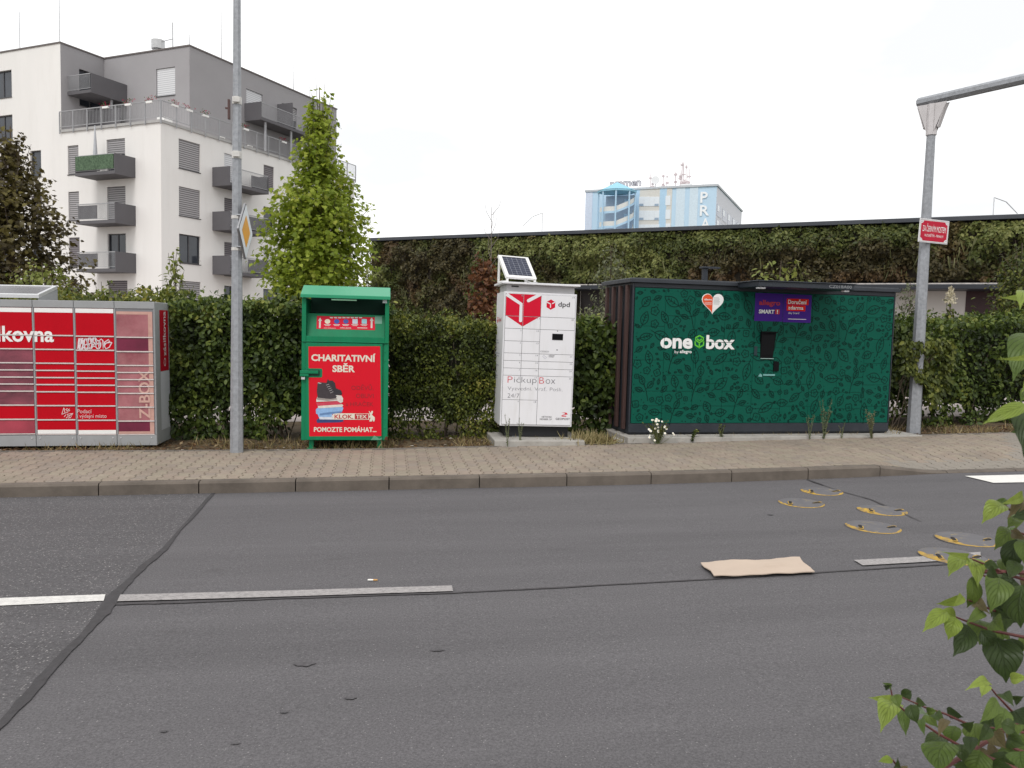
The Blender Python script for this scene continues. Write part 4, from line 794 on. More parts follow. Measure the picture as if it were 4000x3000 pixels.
for pts in ([(503, 1075), (519, 1022), (553, 1056), (503, 1075)], [(519, 1022), (530, 1066)], [(545, 1075), (594, 1066), (572, 1105), (545, 1075)], [(594, 1066), (556, 1092)], [(535, 1040), (548, 1026)], [(545, 1046), (566, 1030)], [(556, 1050), (568, 1042)], [(522, 1096), (536, 1078)], [(538, 1106), (552, 1092)], [(556, 1108), (564, 1100)]): m.ribbon([p3(*z) for z in pts], .009, RB)
m.build('arrow_emblem', PKW, rl)
m = MB(); sc1 = []
for (cx, cy, rx, ry, n) in ((648, 505, 16, 44, 2), (690, 505, 18, 42, 2.1), (722, 500, 17, 44, 2), (760, 490, 16, 36, 1.6), (790, 510, 20, 34, 1.2)):
    for j in range(int(n*16)): t = 2*PI*j/16; sc1.append((cx+rx*math.cos(t)+j*.5, cy-ry*math.sin(t)))
sc1 += [(800, 545), (804, 480), (822, 465), (836, 480), (838, 545), (850, 490), (880, 470), (892, 484), (860, 500), (846, 520), (860, 545), (888, 530), (908, 492)]
m.ribbon([p3(*z) for z in sc1], .013, lambda x, z, o=0: (x, -.0075, z)); m.ribbon([p3(*z) for z in ((640, 460), (632, 545), (648, 548), (660, 470), (676, 458))], .012, lambda x, z, o=0: (x, -.0078, z)); m.ribbon([p3(*z) for z in ((850, 500), (905, 492))], .01, lambda x, z, o=0: (x, -.0078, z)); m.build('scrawl', mat('scrawl_white', (.68, .6, .62), .6), rl)
# right flank with red sticker
PR = lambda a, z, o=0.0: (xe-.001+o, a, z)
z1 = zh-.01; z2 = p3(1255, 735)[1]
m = MB(); poly(m, PR, [(.2, z2), (.6, z2), (.6, z1), (.2, z1)], .002); sk = m.build('side_sticker', mat('side_red2', (.36, .006, .018), .5, spec=.1), rl)
m = MB(); text_into(m, 'zásilkovna', PR, .34, z2+.2, .48, z2+.82, o=.004, rot=90, bold=.02)
m.ribbon([(.41+.045*math.cos(t), z2+.12+.05*math.sin(t)) for t in np.linspace(0, 2*PI, 15)[:-1]], .016, lambda a, z, o=0: PR(a, z, .004), True); m.build('side_lettering', mat('side_white', (.6, .5, .5), .6), sk)
m = MB(); rect(m, PR, .2, zb+.03, .62, z2-.004, .002); m.build('side_panel', mat('pale_side', (.5, .5, .53), .5, var=.05), rl)
# solar panel on the roof
yb0 = .12; m = MB(); x1 = p3(285, 120)[0]+.02
def sq(x, y, o=0): return (x, y, zT+.045+(y-.06)*.24+o)
def sbox(b, xa, xb, ya, yb_, o0, o1): b.prism([sq(xa, ya, o0), sq(xb, ya, o0), sq(xb, yb_, o0), sq(xa, yb_, o0)], [sq(xa, ya, o1), sq(xb, ya, o1), sq(xb, yb_, o1), sq(xa, yb_, o1)])
for k in (0, 1): sbox(m, x1-1.06*k-1.0, x1-1.06*k-.04, .1, .62, 0, .02)
so_ = m.build('solar_panel', mat('pv_grey', (.06, .055, .06), .25, var=.3, scale=10), rl)
m = MB()
for k in (0, 1):
    xr_ = x1-1.06*k; sbox(m, xr_-1.04, xr_, .06, .1, -.02, .03); sbox(m, xr_-1.04, xr_, .62, .655, -.02, .03); sbox(m, xr_-.04, xr_, .1, .62, -.02, .03); sbox(m, xr_-1.04, xr_-1.0, .1, .62, -.02, .03)
m.build('panel_frame', ALU, so_, bevel=.003)
for xq_ in (x1-.012, x1-2.1): m = MB(); m.extx([(.07, zT), (.66, zT), (.66, zT+.165), (.07, zT+.028)], xq_, xq_+.01); m.build('side_bracket', LG, rl)
# ================================================================== left lamp post with priority road sign
b0 = gnd(925, 1766, HK); lp_ = thing('lamp_post', 'tall galvanised octagonal lamp post at the back of the pavement, left of the green bin', 'lamp post', (b0.x, b0.y, b0.z-.02))
hp = [0, 1.0, 1.02, 3, 9.0]; rp = [.104, .097, .09, .077, .038]
m = MB(); m.tube([(0, 0, z) for z in (0, 1.2, 3, 5, 9)], [.086, .076, .062, .049, .034], 8, phase=PI/8); m.build('pole', STEEL, lp_)
m = MB(); m.tube([(0, 0, 9), (-.02, -.3, 9.4), (-.03, -1.2, 9.55)], .035, 8); m.box(-.14, .08, -1.8, -1.15, 9.5, 9.6); m.build('lamp_head', STEEL, lp_)
BAND = mat('pale_band', (.6, .58, .55), .5, var=.1, scale=20)
for v in (395, 607):
    z = atY(940, v, b0.y).z-b0.z+.02; m = MB(); m.tube([(0, 0, z-.045), (0, 0, z+.045)], np.interp(z, [0, 1.2, 3, 5, 9], [.086, .076, .062, .049, .034])+.007, 8, phase=PI/8); m.box(-.035, .045, -.085, -.05, z-.03, z+.03); m.build('band', BAND, lp_)
z = atY(925, 410, b0.y).z-b0.z; m = MB(); m.box(-.11, -.085, -.02, .03, z-.16, z+.08); m.box(-.14, -.11, -.02, 0, z-.04, z-.02); m.build('bracket', mat('rusty_bracket', (.1, .06, .055), .8), lp_)
zc = atY(960, 905, b0.y).z; sg = thing('priority_sign', 'yellow and white diamond priority road sign fixed to the left lamp post', 'road sign', (b0.x+.112, b0.y-.02, zc), (0, 0, math.radians(86)))
def dia(r, rd=.05): return [(r*a, r*c) for a, c in ((-1, -rd), (-1, rd), (-rd, 1), (rd, 1), (1, rd), (1, -rd), (rd, -1), (-rd, -1))]
def rot_d(r, ro):
    q = []; s_ = r-ro*1.0
    for cx, cz, a in ((r-ro*1.414, 0, -45), (0, r-ro*1.414, 45), (-(r-ro*1.414), 0, 135), (0, -(r-ro*1.414), 225)):
        for k in range(6): t = math.radians(a+90*k/5); q.append((cx+ro*math.cos(t), cz+ro*math.sin(t)))
    return q
R0 = .365
m = MB(); m.ext(rot_d(R0, .03), .0, .022); m.build('plate', mat('sign_back', (.3, .3, .31), .5, .4), sg)
m = MB(); poly(m, front(0), rot_d(R0-.004, .03), .002); m.build('dark_rim', INK, sg)
m = MB(); poly(m, front(0), rot_d(R0-.018, .028), .004); m.build('white_border', mat('sign_white', (.72, .74, .78), .4), sg)
m = MB(); poly(m, front(0), rot_d(R0*.57, .018), .006); m.build('yellow_field', mat('sign_yellow', (.75, .33, .012), .4), sg)
m = MB(); m.tube([(-.05, .023, .2), (-.05, .1, .2)], .012, 6); m.tube([(-.05, .023, -.2), (-.05, .1, -.2)], .012, 6); m.build('clamp', STEEL, sg)
for z in (.2, -.2):
    m = MB(); m.tube([(0, 0, zc+z-b0.z-.025), (0, 0, zc+z-b0.z+.015)], .069, 8, phase=PI/8); m.build('band', BAND, lp_)
# ================================================================== right mast with cantilever arm and street name plate
b1 = gnd(3568, 1690, HK); mp_ = thing('mast', 'galvanised octagonal mast with a cantilever arm reaching over the road, right of the green locker', 'mast', (b1.x, b1.y, b1.z-.03))
dep = b1.y; ztop = atY(3640, 520, b1.y).z-b1.z; zarm = atY(3645, 395, b1.y).z-b1.z
m = MB(); m.tube([(0, 0, z) for z in (0, .02, 1.5, ztop)], [.112, .108, .094, .066], 8, phase=PI/8); m.build('pole', STEEL, mp_)
AD = Vector((.81, -1.3, 0)).normalized()
wb = mat('white_bracket', (.55, .52, .52), .5, var=.08, scale=8)
m = MB(); r0 = .085
m.tube([(0, 0, ztop-.005), (0, 0, zarm-.02)], .082, 8, phase=PI/8)
nrm = Vector((-AD.y, AD.x, 0))
for s_ in (1, -1):
    P_ = lambda d, n_, z: tuple(AD*d+nrm*n_+Vector((0, 0, z)))
    for n_ in (-.06, .052):
        m.prism([P_(.06*s_, n_, ztop+.05), P_(.06*s_, n_, zarm-.02), P_((.23 if s_ > 0 else .21)*s_, n_, zarm-.02)], [P_(.06*s_, n_+.008, ztop+.05), P_(.06*s_, n_+.008, zarm-.02), P_((.23 if s_ > 0 else .21)*s_, n_+.008, zarm-.02)])
    m.prism([P_(.1*s_, -.05, ztop+.12), P_(.1*s_, .05, ztop+.12), P_(.21*s_, .05, zarm-.03), P_(.21*s_, -.05, zarm-.03)], [P_(.11*s_, -.05, ztop+.10), P_(.11*s_, .05, ztop+.10), P_(.22*s_, .05, zarm-.04), P_(.22*s_, -.05, zarm-.04)])
m.build('bracket', wb, mp_)
m = MB(); st_ = -AD*.24+Vector((0, 0, zarm+.045)); m.tube([st_, st_+AD*.02, st_+AD*7.5+Vector((0, 0, .3))], [.06, .075, .08], 8, phase=PI/8); m.build('arm', STEEL, mp_)
sp_ = atY(3648, 904, b1.y-.13); st = thing('street_sign', 'red street name plate with ornate white border on the right mast', 'street sign', sp_, (0, math.radians(2.3), math.radians(4)))
def ps(u, v): return loc_px(st, u, v)
WW, HHs = .27, .185
m = MB(); m.box(-WW, WW, 0, .012, -HHs, HHs); m.build('plate', mat('enamel_white', (.74, .72, .72), .3), st, bevel=.004)
PS2 = front(0); m = MB(); cr_ = .045; q = []
for sx, sz, a in ((1, 1, 180), (-1, 1, 270), (-1, -1, 0), (1, -1, 90)):
    arc = [(sx*(WW-.028)+cr_*math.cos(math.radians(a+90*k/5))*1.0, sz*(HHs-.028)+cr_*math.sin(math.radians(a+90*k/5))) for k in range(6)]
    q += arc[::-1]
poly(m, PS2, q, .002); m.build('red_field', mat('enamel_red', (.46, .01, .035), .3, var=.08, scale=8, spec=.2), st)
m = MB(); fr_ = lambda x, z, o=0: (x, -.003, z); m.ribbon([(-WW+.014, -HHs+.014), (WW-.014, -HHs+.014), (WW-.014, HHs-.014), (-WW+.014, HHs-.014)], .005, fr_, True)
for sx in (1, -1):
    for sz in (1, -1): m.ribbon([(sx*(WW-.05), sz*(HHs-.022)), (sx*(WW-.05), sz*(HHs-.05)), (sx*(WW-.022), sz*(HHs-.05))], .004, fr_)
m.build('border_line', mat('border_grey', (.22, .2, .22), .5), st)
m = MB(); text_into(m, 'ZA ČERNÝM MOSTEM', PS2, -.212, -.012, .214, .112, o=.004, bold=.0); m.build('lettering', WHITE, st); m = MB(); text_into(m, 'HLOUBĚTÍN - PRAHA 9', PS2, -.165, -.09, .175, -.036, o=.004); m.build('lettering', WHITE, st)
m = MB(); m.box(-.03, .03, .013, .06, .05, .09); m.box(-.03, .03, .013, .06, -.09, -.05); m.build('clamp', STEEL, st)
# ================================================================== hedges
def surf_cloud(n, x0, x1, yf, y1, z0, ztop, thick=.35, topfrac=.3, sides=False):
    """points in a leafy shell: front face y=yf(x,z), and the top z=ztop(x)"""
    nf = int(n*(1-topfrac)); x = RNG.uniform(x0, x1, nf); z = z0 + RNG.random(nf)*(ztop(x)-z0); d = RNG.exponential(thick*.4, nf)
    q = np.stack([x, x*0, z], 1); bulge = .42*(fbm(q*1.9)-.5)+.2*(fbm(q*5+9)-.5)
    P = np.stack([x, yf(x)+bulge+d, z], 1); N = np.stack([RNG.normal(0, .5, nf), -1+RNG.normal(0, .4, nf), RNG.normal(.35, .5, nf)], 1)
    nt_ = n-nf; x = RNG.uniform(x0, x1, nt_); y = yf(x)+RNG.random(nt_)*(y1-yf(x)); q = np.stack([x, y, x*0], 1)
    z = ztop(x)+.34*(fbm(q*2.3)-.5)+.3*(fbm(q*7)-.45)-RNG.exponential(.06, nt_)+np.where(RNG.random(nt_) < .06, RNG.random(nt_)*.2, 0)
    P2 = np.stack([x, y, z], 1); N2 = np.stack([RNG.normal(0, .5, nt_), RNG.normal(-.2, .5, nt_), np.ones(nt_)], 1)
    return np.concatenate([P, P2]), np.concatenate([N, N2])
def hedge(name, label, cat, n, x0, x1, yf, y1, z0, ztop, size, ramp, tpl=LEAF, gap=.5, core=.55, droop=.5):
    P, N = surf_cloud(n, x0, x1, yf, y1, z0, ztop)
    g = fbm(P*np.array([3.1, 3.1, 3.1])+31); low = np.clip((z0+gap-P[:, 2])/gap, 0, 1)
    keep = g > (.30+.17*low)
    P, N = P[keep], N[keep]; n = len(P)
    D = rnd_dir(n); D[:, 2] -= droop; D -= .3*N
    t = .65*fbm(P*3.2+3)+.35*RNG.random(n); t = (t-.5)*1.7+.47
    t += .1*np.clip((P[:, 2]-ztop(P[:, 0])+.25)/.3, -.3, 1)  # top leaves shifted lighter and yellower, warm top light put into the colour
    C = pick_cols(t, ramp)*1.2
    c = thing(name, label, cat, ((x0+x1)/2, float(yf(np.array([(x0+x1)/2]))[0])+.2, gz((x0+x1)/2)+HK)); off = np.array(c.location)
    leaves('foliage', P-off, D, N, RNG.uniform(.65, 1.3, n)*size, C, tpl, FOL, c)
    m = MB()
    for k in range(int((x1-x0)*11)):
        x = random.uniform(x0+.1, x1-.1); y = float(yf(np.array([x]))[0])+random.uniform(.2, .55); pts = [(x-off[0], y-off[1], gz(x)+.1-off[2])]; dx, dy = random.gauss(0, .15), random.gauss(0, .1)
        for j in range(1, 5): pts.append((pts[-1][0]+dx*.4+random.gauss(0, .04), pts[-1][1]+dy*.4, pts[-1][2]+.36))
        m.tube(pts, .011, 5, r_end=.004)
    m.build('twigs', BARK, c)
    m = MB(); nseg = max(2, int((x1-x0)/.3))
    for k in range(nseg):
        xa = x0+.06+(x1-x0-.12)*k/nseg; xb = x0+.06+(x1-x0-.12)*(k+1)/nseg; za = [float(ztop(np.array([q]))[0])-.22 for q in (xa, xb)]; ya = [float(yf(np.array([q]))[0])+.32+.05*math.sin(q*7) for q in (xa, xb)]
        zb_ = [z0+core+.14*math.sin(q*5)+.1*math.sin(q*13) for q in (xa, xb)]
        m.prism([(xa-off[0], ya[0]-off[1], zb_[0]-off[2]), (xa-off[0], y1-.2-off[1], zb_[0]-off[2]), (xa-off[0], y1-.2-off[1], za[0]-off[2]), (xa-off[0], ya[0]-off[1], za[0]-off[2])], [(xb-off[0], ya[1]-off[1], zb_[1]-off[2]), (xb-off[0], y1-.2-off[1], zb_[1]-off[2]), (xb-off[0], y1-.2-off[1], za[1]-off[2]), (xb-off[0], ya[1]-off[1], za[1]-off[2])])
    m.build('light_block_core', mat('light_block_core', (.022, .024, .012), .95, var=.5, scale=14), c)  # solid dark volume added inside the hedge to block light
    return c
cst = lambda v: (lambda x: np.zeros_like(np.asarray(x, float))+v)
def ztop_px(pts, Y):                          # hedge top read from photo points
    q = [atY(u, v, Y) for u, v in pts]; xs = [p.x for p in q]; zs_ = [p.z for p in q]; return lambda x: np.interp(x, xs, zs_)
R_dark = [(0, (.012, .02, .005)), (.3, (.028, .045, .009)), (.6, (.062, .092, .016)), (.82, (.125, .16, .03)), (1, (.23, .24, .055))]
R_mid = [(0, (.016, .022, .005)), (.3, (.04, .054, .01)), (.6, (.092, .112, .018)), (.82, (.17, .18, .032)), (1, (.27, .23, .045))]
hedge('hedge', 'dark leafy hedge between the red locker and the green clothes bin', 'hedge', 19000, -3.1, .05, cst(12.0), 13.1, .1, ztop_px([(560, 1195), (760, 1185), (900, 1180), (1100, 1185), (1250, 1200)], 12.2), .075, R_dark, gap=.5, core=.42)
hedge('hedge', 'small leaved clipped hedge between the clothes bin and the white locker', 'hedge', 26000, -.05, 2.55, cst(11.9), 13.1, .12, ztop_px([(1480, 1240), (1620, 1250), (1760, 1268), (1900, 1262), (2050, 1260)], 12.1), .048, R_mid, gap=.5, core=.36)
hedge('hedge', 'dark big leaved hedge in the gap between the white locker and the green locker', 'hedge', 6500, 2.5, 4.6, cst(12.0), 13.1, .14, ztop_px([(2200, 1275), (2300, 1275), (2420, 1270), (2520, 1270)], 12.2), .1, R_dark, gap=.4, core=.4)
hedge('hedge', 'wide hedge behind the right mast, creeper hanging over its front', 'hedge', 22000, 7.9, 15.5, lambda x: 12.55+.1*(np.asarray(x)-8), 14.6, .26, ztop_px([(3440, 1262), (3560, 1250), (3700, 1262), (3850, 1255), (4000, 1240), (4200, 1225)], 12.9), .085, R_dark, gap=.55, core=.5)
hedge('hedge', 'hedge behind the red locker, its bright shoots showing over the roof', 'hedge', 9000, -9, -3.0, cst(12.4), 13.4, .2, ztop_px([(-900, 1160), (0, 1150), (300, 1155), (640, 1150)], 12.6), .075, R_mid, gap=.3, core=.3)
# creeper spray over the right mast foot
P, N = surf_cloud(3000, -.4, .55, cst(-.14), .3, .45, cst(1.5), .2, .3); n = len(P); D = rnd_dir(n)*.7; D[:, 2] -= .8
c = thing('creeper', 'creeper spray hanging in front of the right mast', 'creeper', (b1.x, b1.y, b1.z)); keep = ((P[:, 2] > .95+.5*np.abs(P[:, 0]-.1)-.4*fbm(P*4)) | (P[:, 0] > .14)) & (fbm(P*3+2) > .36); P, N, D = P[keep], N[keep], D[keep]
leaves('foliage', P, D, N, RNG.uniform(.06, .11, len(P)), pick_cols(.5*fbm(P*5)+.5*RNG.random(len(P)), R_mid), LEAF, FOL, c)
m = MB(); [m.tube([(random.uniform(-.3, .4), .2, 0), (random.uniform(-.3, .4), .05, .8), (random.uniform(-.25, .35), -.12, 1.4)], .006, 5) for _ in range(9)]; m.build('stem', BARK, c)
# ================================================================== trees
def tree(name, label, cat, base, h, crown, n, lsize, ramp, tpl=MAPLE, trunk_r=.05, droop=.5, clump=.38, group=None, nb=26, lean=(0, 0), z_first=.25, loose=4.0, thin=.33, fm=None):
    """crown: list of (height fraction, radius); leaves hang on twigs at branch ends inside that outline"""
    c = thing(name, label, cat, base, group=group); m = MB()
    tp = [(lean[0]*k/6*h+random.gauss(0, .012), lean[1]*k/6*h+random.gauss(0, .012), h*.97*k/6) for k in range(7)]; m.tube(tp, [trunk_r*(1-.9*k/6)+.003 for k in range(7)], 7)
    tips = []; hs = [a for a, _ in crown]; rs = [r for _, r in crown]
    br = MB()
    for k in range(nb):
        f = z_first+(1-z_first)*((k+.5)/nb)**.9*.97; a = k*2.39996+random.gauss(0, .3); R_ = float(np.interp(f, hs, rs)); o = Vector(tp[min(6, int(f*6*.9))]); o = Vector((lean[0]*f*h*.92, lean[1]*f*h*.92, h*max(.05, f-.12)))
        e = Vector((lean[0]*f*h+R_*math.cos(a)*random.uniform(.75, 1.05), lean[1]*f*h+R_*math.sin(a)*random.uniform(.75, 1.05), h*min(.99, f+random.uniform(-.02, .05)))); md = (o+e)/2+Vector((0, 0, -.04*h*random.random()))
        br.tube([o, md, e], [trunk_r*.32*(1-f*.6)+.003, trunk_r*.2*(1-f*.6)+.003, .003], 5)
        for t in np.linspace(.25, 1, 6): tips.append((o.lerp(md, t*2) if t < .5 else md.lerp(e, t*2-1)))
    tips = np.array([tuple(t) for t in tips]); pw_ = np.interp(tips[:, 2]/h, hs, rs)**1.5+.002; ii = RNG.choice(len(tips), n, p=pw_/pw_.sum()); P = tips[ii]+RNG.normal(0, 1, (n, 3))*np.array([clump, clump, clump*.7])*np.interp(tips[ii][:, 2]/h, hs, rs)[:, None]*.62
    f = P[:, 2]/h; rr = np.hypot(P[:, 0]-lean[0]*P[:, 2], P[:, 1]-lean[1]*P[:, 2]); R_ = np.interp(f, hs, rs)*(.45+1.15*fbm(P*loose/max(rs)+5)); keep = (rr < R_) & (f > hs[0]) & (f < 1.01) & (fbm(P*3.2/max(rs)+17) > thin)
    P = P[keep]; n = len(P); D = rnd_dir(n)*.8; D[:, :2] += norm(P[:, :2]+1e-6)*.5; D[:, 2] -= droop; N = rnd_dir(n)*.55+np.array([0, 0, 1.]); N[:, :2] += norm(P[:, :2]+1e-6)*.4
    t_ = .5*fbm(P*3/max(rs))+.5*RNG.random(n); C = pick_cols((t_-.5)*1.3+.5, ramp)
    leaves('crown', P, D, N, RNG.uniform(.6, 1.25, n)*lsize, C, tpl, fm or FOL, c); m.build('trunk', BARK, c); br.build('branches', BARK, c); return c
R_fresh = [(0, (.1, .15, .014)), (.35, (.21, .275, .026)), (.7, (.32, .385, .045)), (1, (.47, .48, .09))]
R_purple = [(0, (.026, .02, .008)), (.4, (.06, .046, .015)), (.7, (.11, .09, .024)), (1, (.2, .17, .05))]
R_yell = [(0, (.08, .1, .02)), (.4, (.15, .18, .035)), (.8, (.24, .26, .06)), (1, (.34, .34, .1))]
R_rust = [(0, (.05, .022, .01)), (.5, (.12, .045, .018)), (1, (.2, .09, .03))]
R_grey = [(0, (.06, .07, .035)), (.5, (.12, .135, .07)), (1, (.22, .23, .14))]
def base_at(u, depth, zb=.1): p = at(u, 1500, depth); return Vector((p.x, p.y, zb))
def zt_(u, v, depth): return at(u, v, depth).z
bt = base_at(1238, 16.5); ht = zt_(1232, 325, 16.5)-.1; px_ = 16.5/F
tree('maple_tree', 'young bright green maple with a pointed crown behind the green bin', 'tree', bt, ht, [(.26, .3), (.33, 185*px_), (.42, 215*px_), (.52, 215*px_), (.6, 190*px_), (.68, 140*px_), (.75, 92*px_), (.85, 68*px_), (.95, 46*px_), (1.0, 16*px_)], 15000, .095, R_fresh, trunk_r=.05, nb=80, droop=.35, clump=.36, lean=(.006, 0), loose=5, thin=.4, fm=FOLT)
bt = base_at(60, 19); ht = zt_(70, 480, 19)-.1; px_ = 19/F
tree('maple_tree', 'dark bronze leaved maple at the left edge in front of the apartment block', 'tree', bt, ht, [(.12, .6), (.25, 290*px_), (.4, 300*px_), (.55, 235*px_), (.7, 165*px_), (.85, 90*px_), (1, 22*px_)], 13000, .115, R_purple, trunk_r=.08, nb=70, droop=.1, clump=.36, z_first=.12, loose=6, thin=.42)
bt = base_at(170, 15); px_ = 15/F
tree('shrub', 'light green shrub below the bronze maple, above the red locker', 'shrub', bt, zt_(170, 1010, 15)-.1, [(.3, .5), (.6, 165*px_), (.85, 130*px_), (1, 50*px_)], 2600, .085, R_yell, tpl=LEAF, trunk_r=.03, nb=30)
tree('shrub', 'yellow green upright shoots rising out of the hedge left of the lamp post', 'shrub', base_at(680, 13.5), zt_(700, 965, 13.5)-.1, [(.35, .5), (.6, 100*13.5/F), (.75, 55*13.5/F), (1, 14*13.5/F)], 1500, .1, R_yell, tpl=LEAF, trunk_r=.02, nb=22)
tree('shrub', 'low bushy shrub showing over the right end of the red locker', 'shrub', base_at(560, 13.2), zt_(540, 1105, 13.2)-.1, [(.3, .8), (.7, 130*13.2/F), (1, 60*13.2/F)], 1900, .075, R_mid, tpl=LEAF, trunk_r=.02, nb=20)
tree('shrub', 'grey green shrub with pale stems beside the left end of the green locker', 'shrub', base_at(2370, 18), zt_(2350, 940, 18)-.1, [(.25, .3), (.5, 75*18/F), (.75, 85*18/F), (1, 40*18/F)], 1500, .085, R_grey, tpl=LEAF, trunk_r=.03, nb=24)
tree('shrub', 'pale grassy bush behind the hedge right of the white locker', 'shrub', base_at(2330, 15), zt_(2310, 1212, 15)-.1, [(.2, .45), (.7, .5), (1, .3)], 2200, .13, [(0, (.12, .14, .05)), (1, (.34, .36, .16))], tpl=BLADE, trunk_r=.02, nb=18, droop=-.8)
tree('shrub', 'yellowish large leaved shrub rising behind the canopy of the green locker', 'shrub', base_at(3030, 15.5), zt_(3010, 1000, 15.5)-.1, [(.5, .4), (.75, 150*15.5/F), (.9, 130*15.5/F), (1, 60*15.5/F)], 620, .12, R_yell, tpl=LEAF, trunk_r=.025, nb=22)
tree('shrub', 'rusty red leaved sapling in front of the planted wall, left of the solar panel', 'shrub', base_at(1880, 21), zt_(1880, 985, 21)-.1, [(.3, .3), (.55, 60*21/F), (.8, 75*21/F), (1, 25*21/F)], 1300, .12, R_rust, tpl=MAPLE, trunk_r=.03, nb=26)
tree('shrub', 'grey leaved shrub against the pale wall right of the green locker', 'shrub', base_at(3535, 17), zt_(3510, 1085, 17)-.1, [(.2, .5), (.6, 75*17/F), (1, 40*17/F)], 1300, .08, R_grey, tpl=LEAF, trunk_r=.02, nb=22)
tree('shrub', 'slim shrub topped by a cream flower spike beside the right mast', 'shrub', base_at(3695, 15.5), zt_(3690, 1150, 15.5)-.1, [(.3, .35), (.75, .22), (1, .06)], 900, .08, R_mid, tpl=LEAF, trunk_r=.02, nb=18)
tree('shrub', 'tall green shrub climbing up at the far right edge of the photo', 'shrub', base_at(3960, 16), zt_(3940, 930, 16)-.1, [(.2, .6), (.5, 125*16/F), (.8, 115*16/F), (1, 50*16/F)], 3600, .085, R_mid, tpl=LEAF, trunk_r=.04, nb=40)
for lab, u, v, dp in (('loose leafy shoots above the red locker roof, beside its solar panel', 400, 1085, 13.3), ('spray of bright leaves over the hedge top just left of the lamp post', 800, 1165, 12.6), ('spray of leaves over the hedge top between lamp post and green bin', 1090, 1150, 12.6), ('tuft of bright shoots on the hedge right of the green bin', 1640, 1215, 12.3)):
    tree('shrub', lab, 'shrub', base_at(u, dp), zt_(u, v, dp)-.1, [(.6, .5), (.85, .42), (1, .12)], 700, .075, R_yell if dp > 13 else R_mid, tpl=LEAF, trunk_r=.015, nb=16, loose=6, thin=.4)
# cream flower spike and bare sapling
p = base_at(3690, 15.5, zt_(3690, 1190, 15.5)); n = 260; h_ = RNG.random(n); P = np.stack([RNG.normal(0, .05, n)*(1.2-h_), RNG.normal(0, .05, n)*(1.2-h_), h_*.32], 1)
t = thing('flower_spike', 'cream plume of flowers on the slim shrub beside the right mast', 'flower', p); leaves('petals', P, rnd_dir(n)*.5+np.array([0, 0, .6]), rnd_dir(n), RNG.uniform(.03, .06, n), np.tile((.6, .54, .4), (n, 1)), QLEAF, FOL, t); m = MB(); m.tube([(0, 0, -.5), (0, 0, .3)], .006, 5); m.build('stem', BARK, t)
p = base_at(1907, 23, .1); hh = zt_(1906, 815, 23)-.1; t = thing('bare_sapling', 'bare thin sapling standing before the planted wall and above its rim', 'tree', p); m = MB(); m.tube([(0, 0, 0), (.02, 0, hh*.5), (-.02, 0, hh)], .028, 6, r_end=.006)
for k in range(14): z = hh*(.5+.035*k); a = k*2.4; m.tube([(0, 0, z), (.2*math.cos(a), .2*math.sin(a), z+.25), (.26*math.cos(a), .26*math.sin(a), z+.5)], .008, 5, r_end=.003)
m.build('trunk', mat('grey_bark', (.16, .13, .12), .9), t)
# ================================================================== weeds, daisies, litter
def weed(label, u, v, h, n, cls=None, dz=HK, ramp=R_grey, group='weeds along the parcel lockers', sz=.03, spread=.05, name='weed'):
    p = gnd(u, v, dz); t = thing(name, label, 'weed', p, group=group); m = MB(); P, D = [], []
    for k in range(n):
        a = random.random()*6.3; e = Vector((spread*math.cos(a)*random.uniform(.4, 1.6), spread*math.sin(a)*random.uniform(.4, 1), h*random.uniform(.6, 1))); m.tube([(0, 0, 0), e*.5+Vector((0, 0, h*.1)), e], .0035, 4, r_end=.0015)
        for j in range(int(h*75)): q = e*(j+1)/(h*75); P.append(tuple(q+Vector((0, 0, h*.12*math.sin(PI*(j+1)/(h*75)))))); D.append((random.gauss(0, 1), random.gauss(0, 1), random.uniform(-.1, .8)))
    P = np.array(P); n_ = len(P); leaves('leaf_cluster', P, np.array(D), rnd_dir(n_)+np.array([0, -.3, 1]), RNG.uniform(.6, 1.2, n_)*sz*.85, pick_cols(RNG.random(n_), ramp), LEAF, FOL, t); m.build('stem', mat('weed_stem', (.14, .16, .07), .8), t); return t, P
def w6(x, y): return c6(x, y)
weed('tall thin weed under the right half of the green locker, left of a bigger clump', *w6(1497, 1322), .38, 5, sz=.026)
weed('bushy tallest weed clump at the foot of the green locker, right half', *w6(1600, 1318), .62, 9, sz=.03, spread=.09)
weed('small single weed between two clumps at the green locker foot', *w6(1728, 1314), .28, 3, sz=.025)
weed('dry weed clump near the right end of the green locker', *w6(1942, 1316), .45, 9, sz=.035, spread=.1, ramp=[(0, (.1, .1, .05)), (1, (.26, .22, .12))])
weed('small green weed in front of the slab, right of the daisies', *w6(860, 1334), .24, 7, ramp=R_mid, sz=.035)
weed('dark leafy weed between the daisies and a smaller weed', *w6(645, 1340), .2, 8, ramp=R_dark, sz=.045, spread=.1)
weed('left of two thin weeds in front of the white locker slab', 1982, 1745, .46, 4, sz=.022, spread=.03); weed('right of two thin weeds in front of the white locker slab', 2031, 1741, .46, 4, sz=.02, spread=.04)
t, P = weed('flowering white daisy clump at the left corner of the green locker slab', *w6(405, 1352), .36, 18, ramp=R_mid, sz=.035, spread=.16, name='daisies', group='flowering weeds')
m3 = MB()
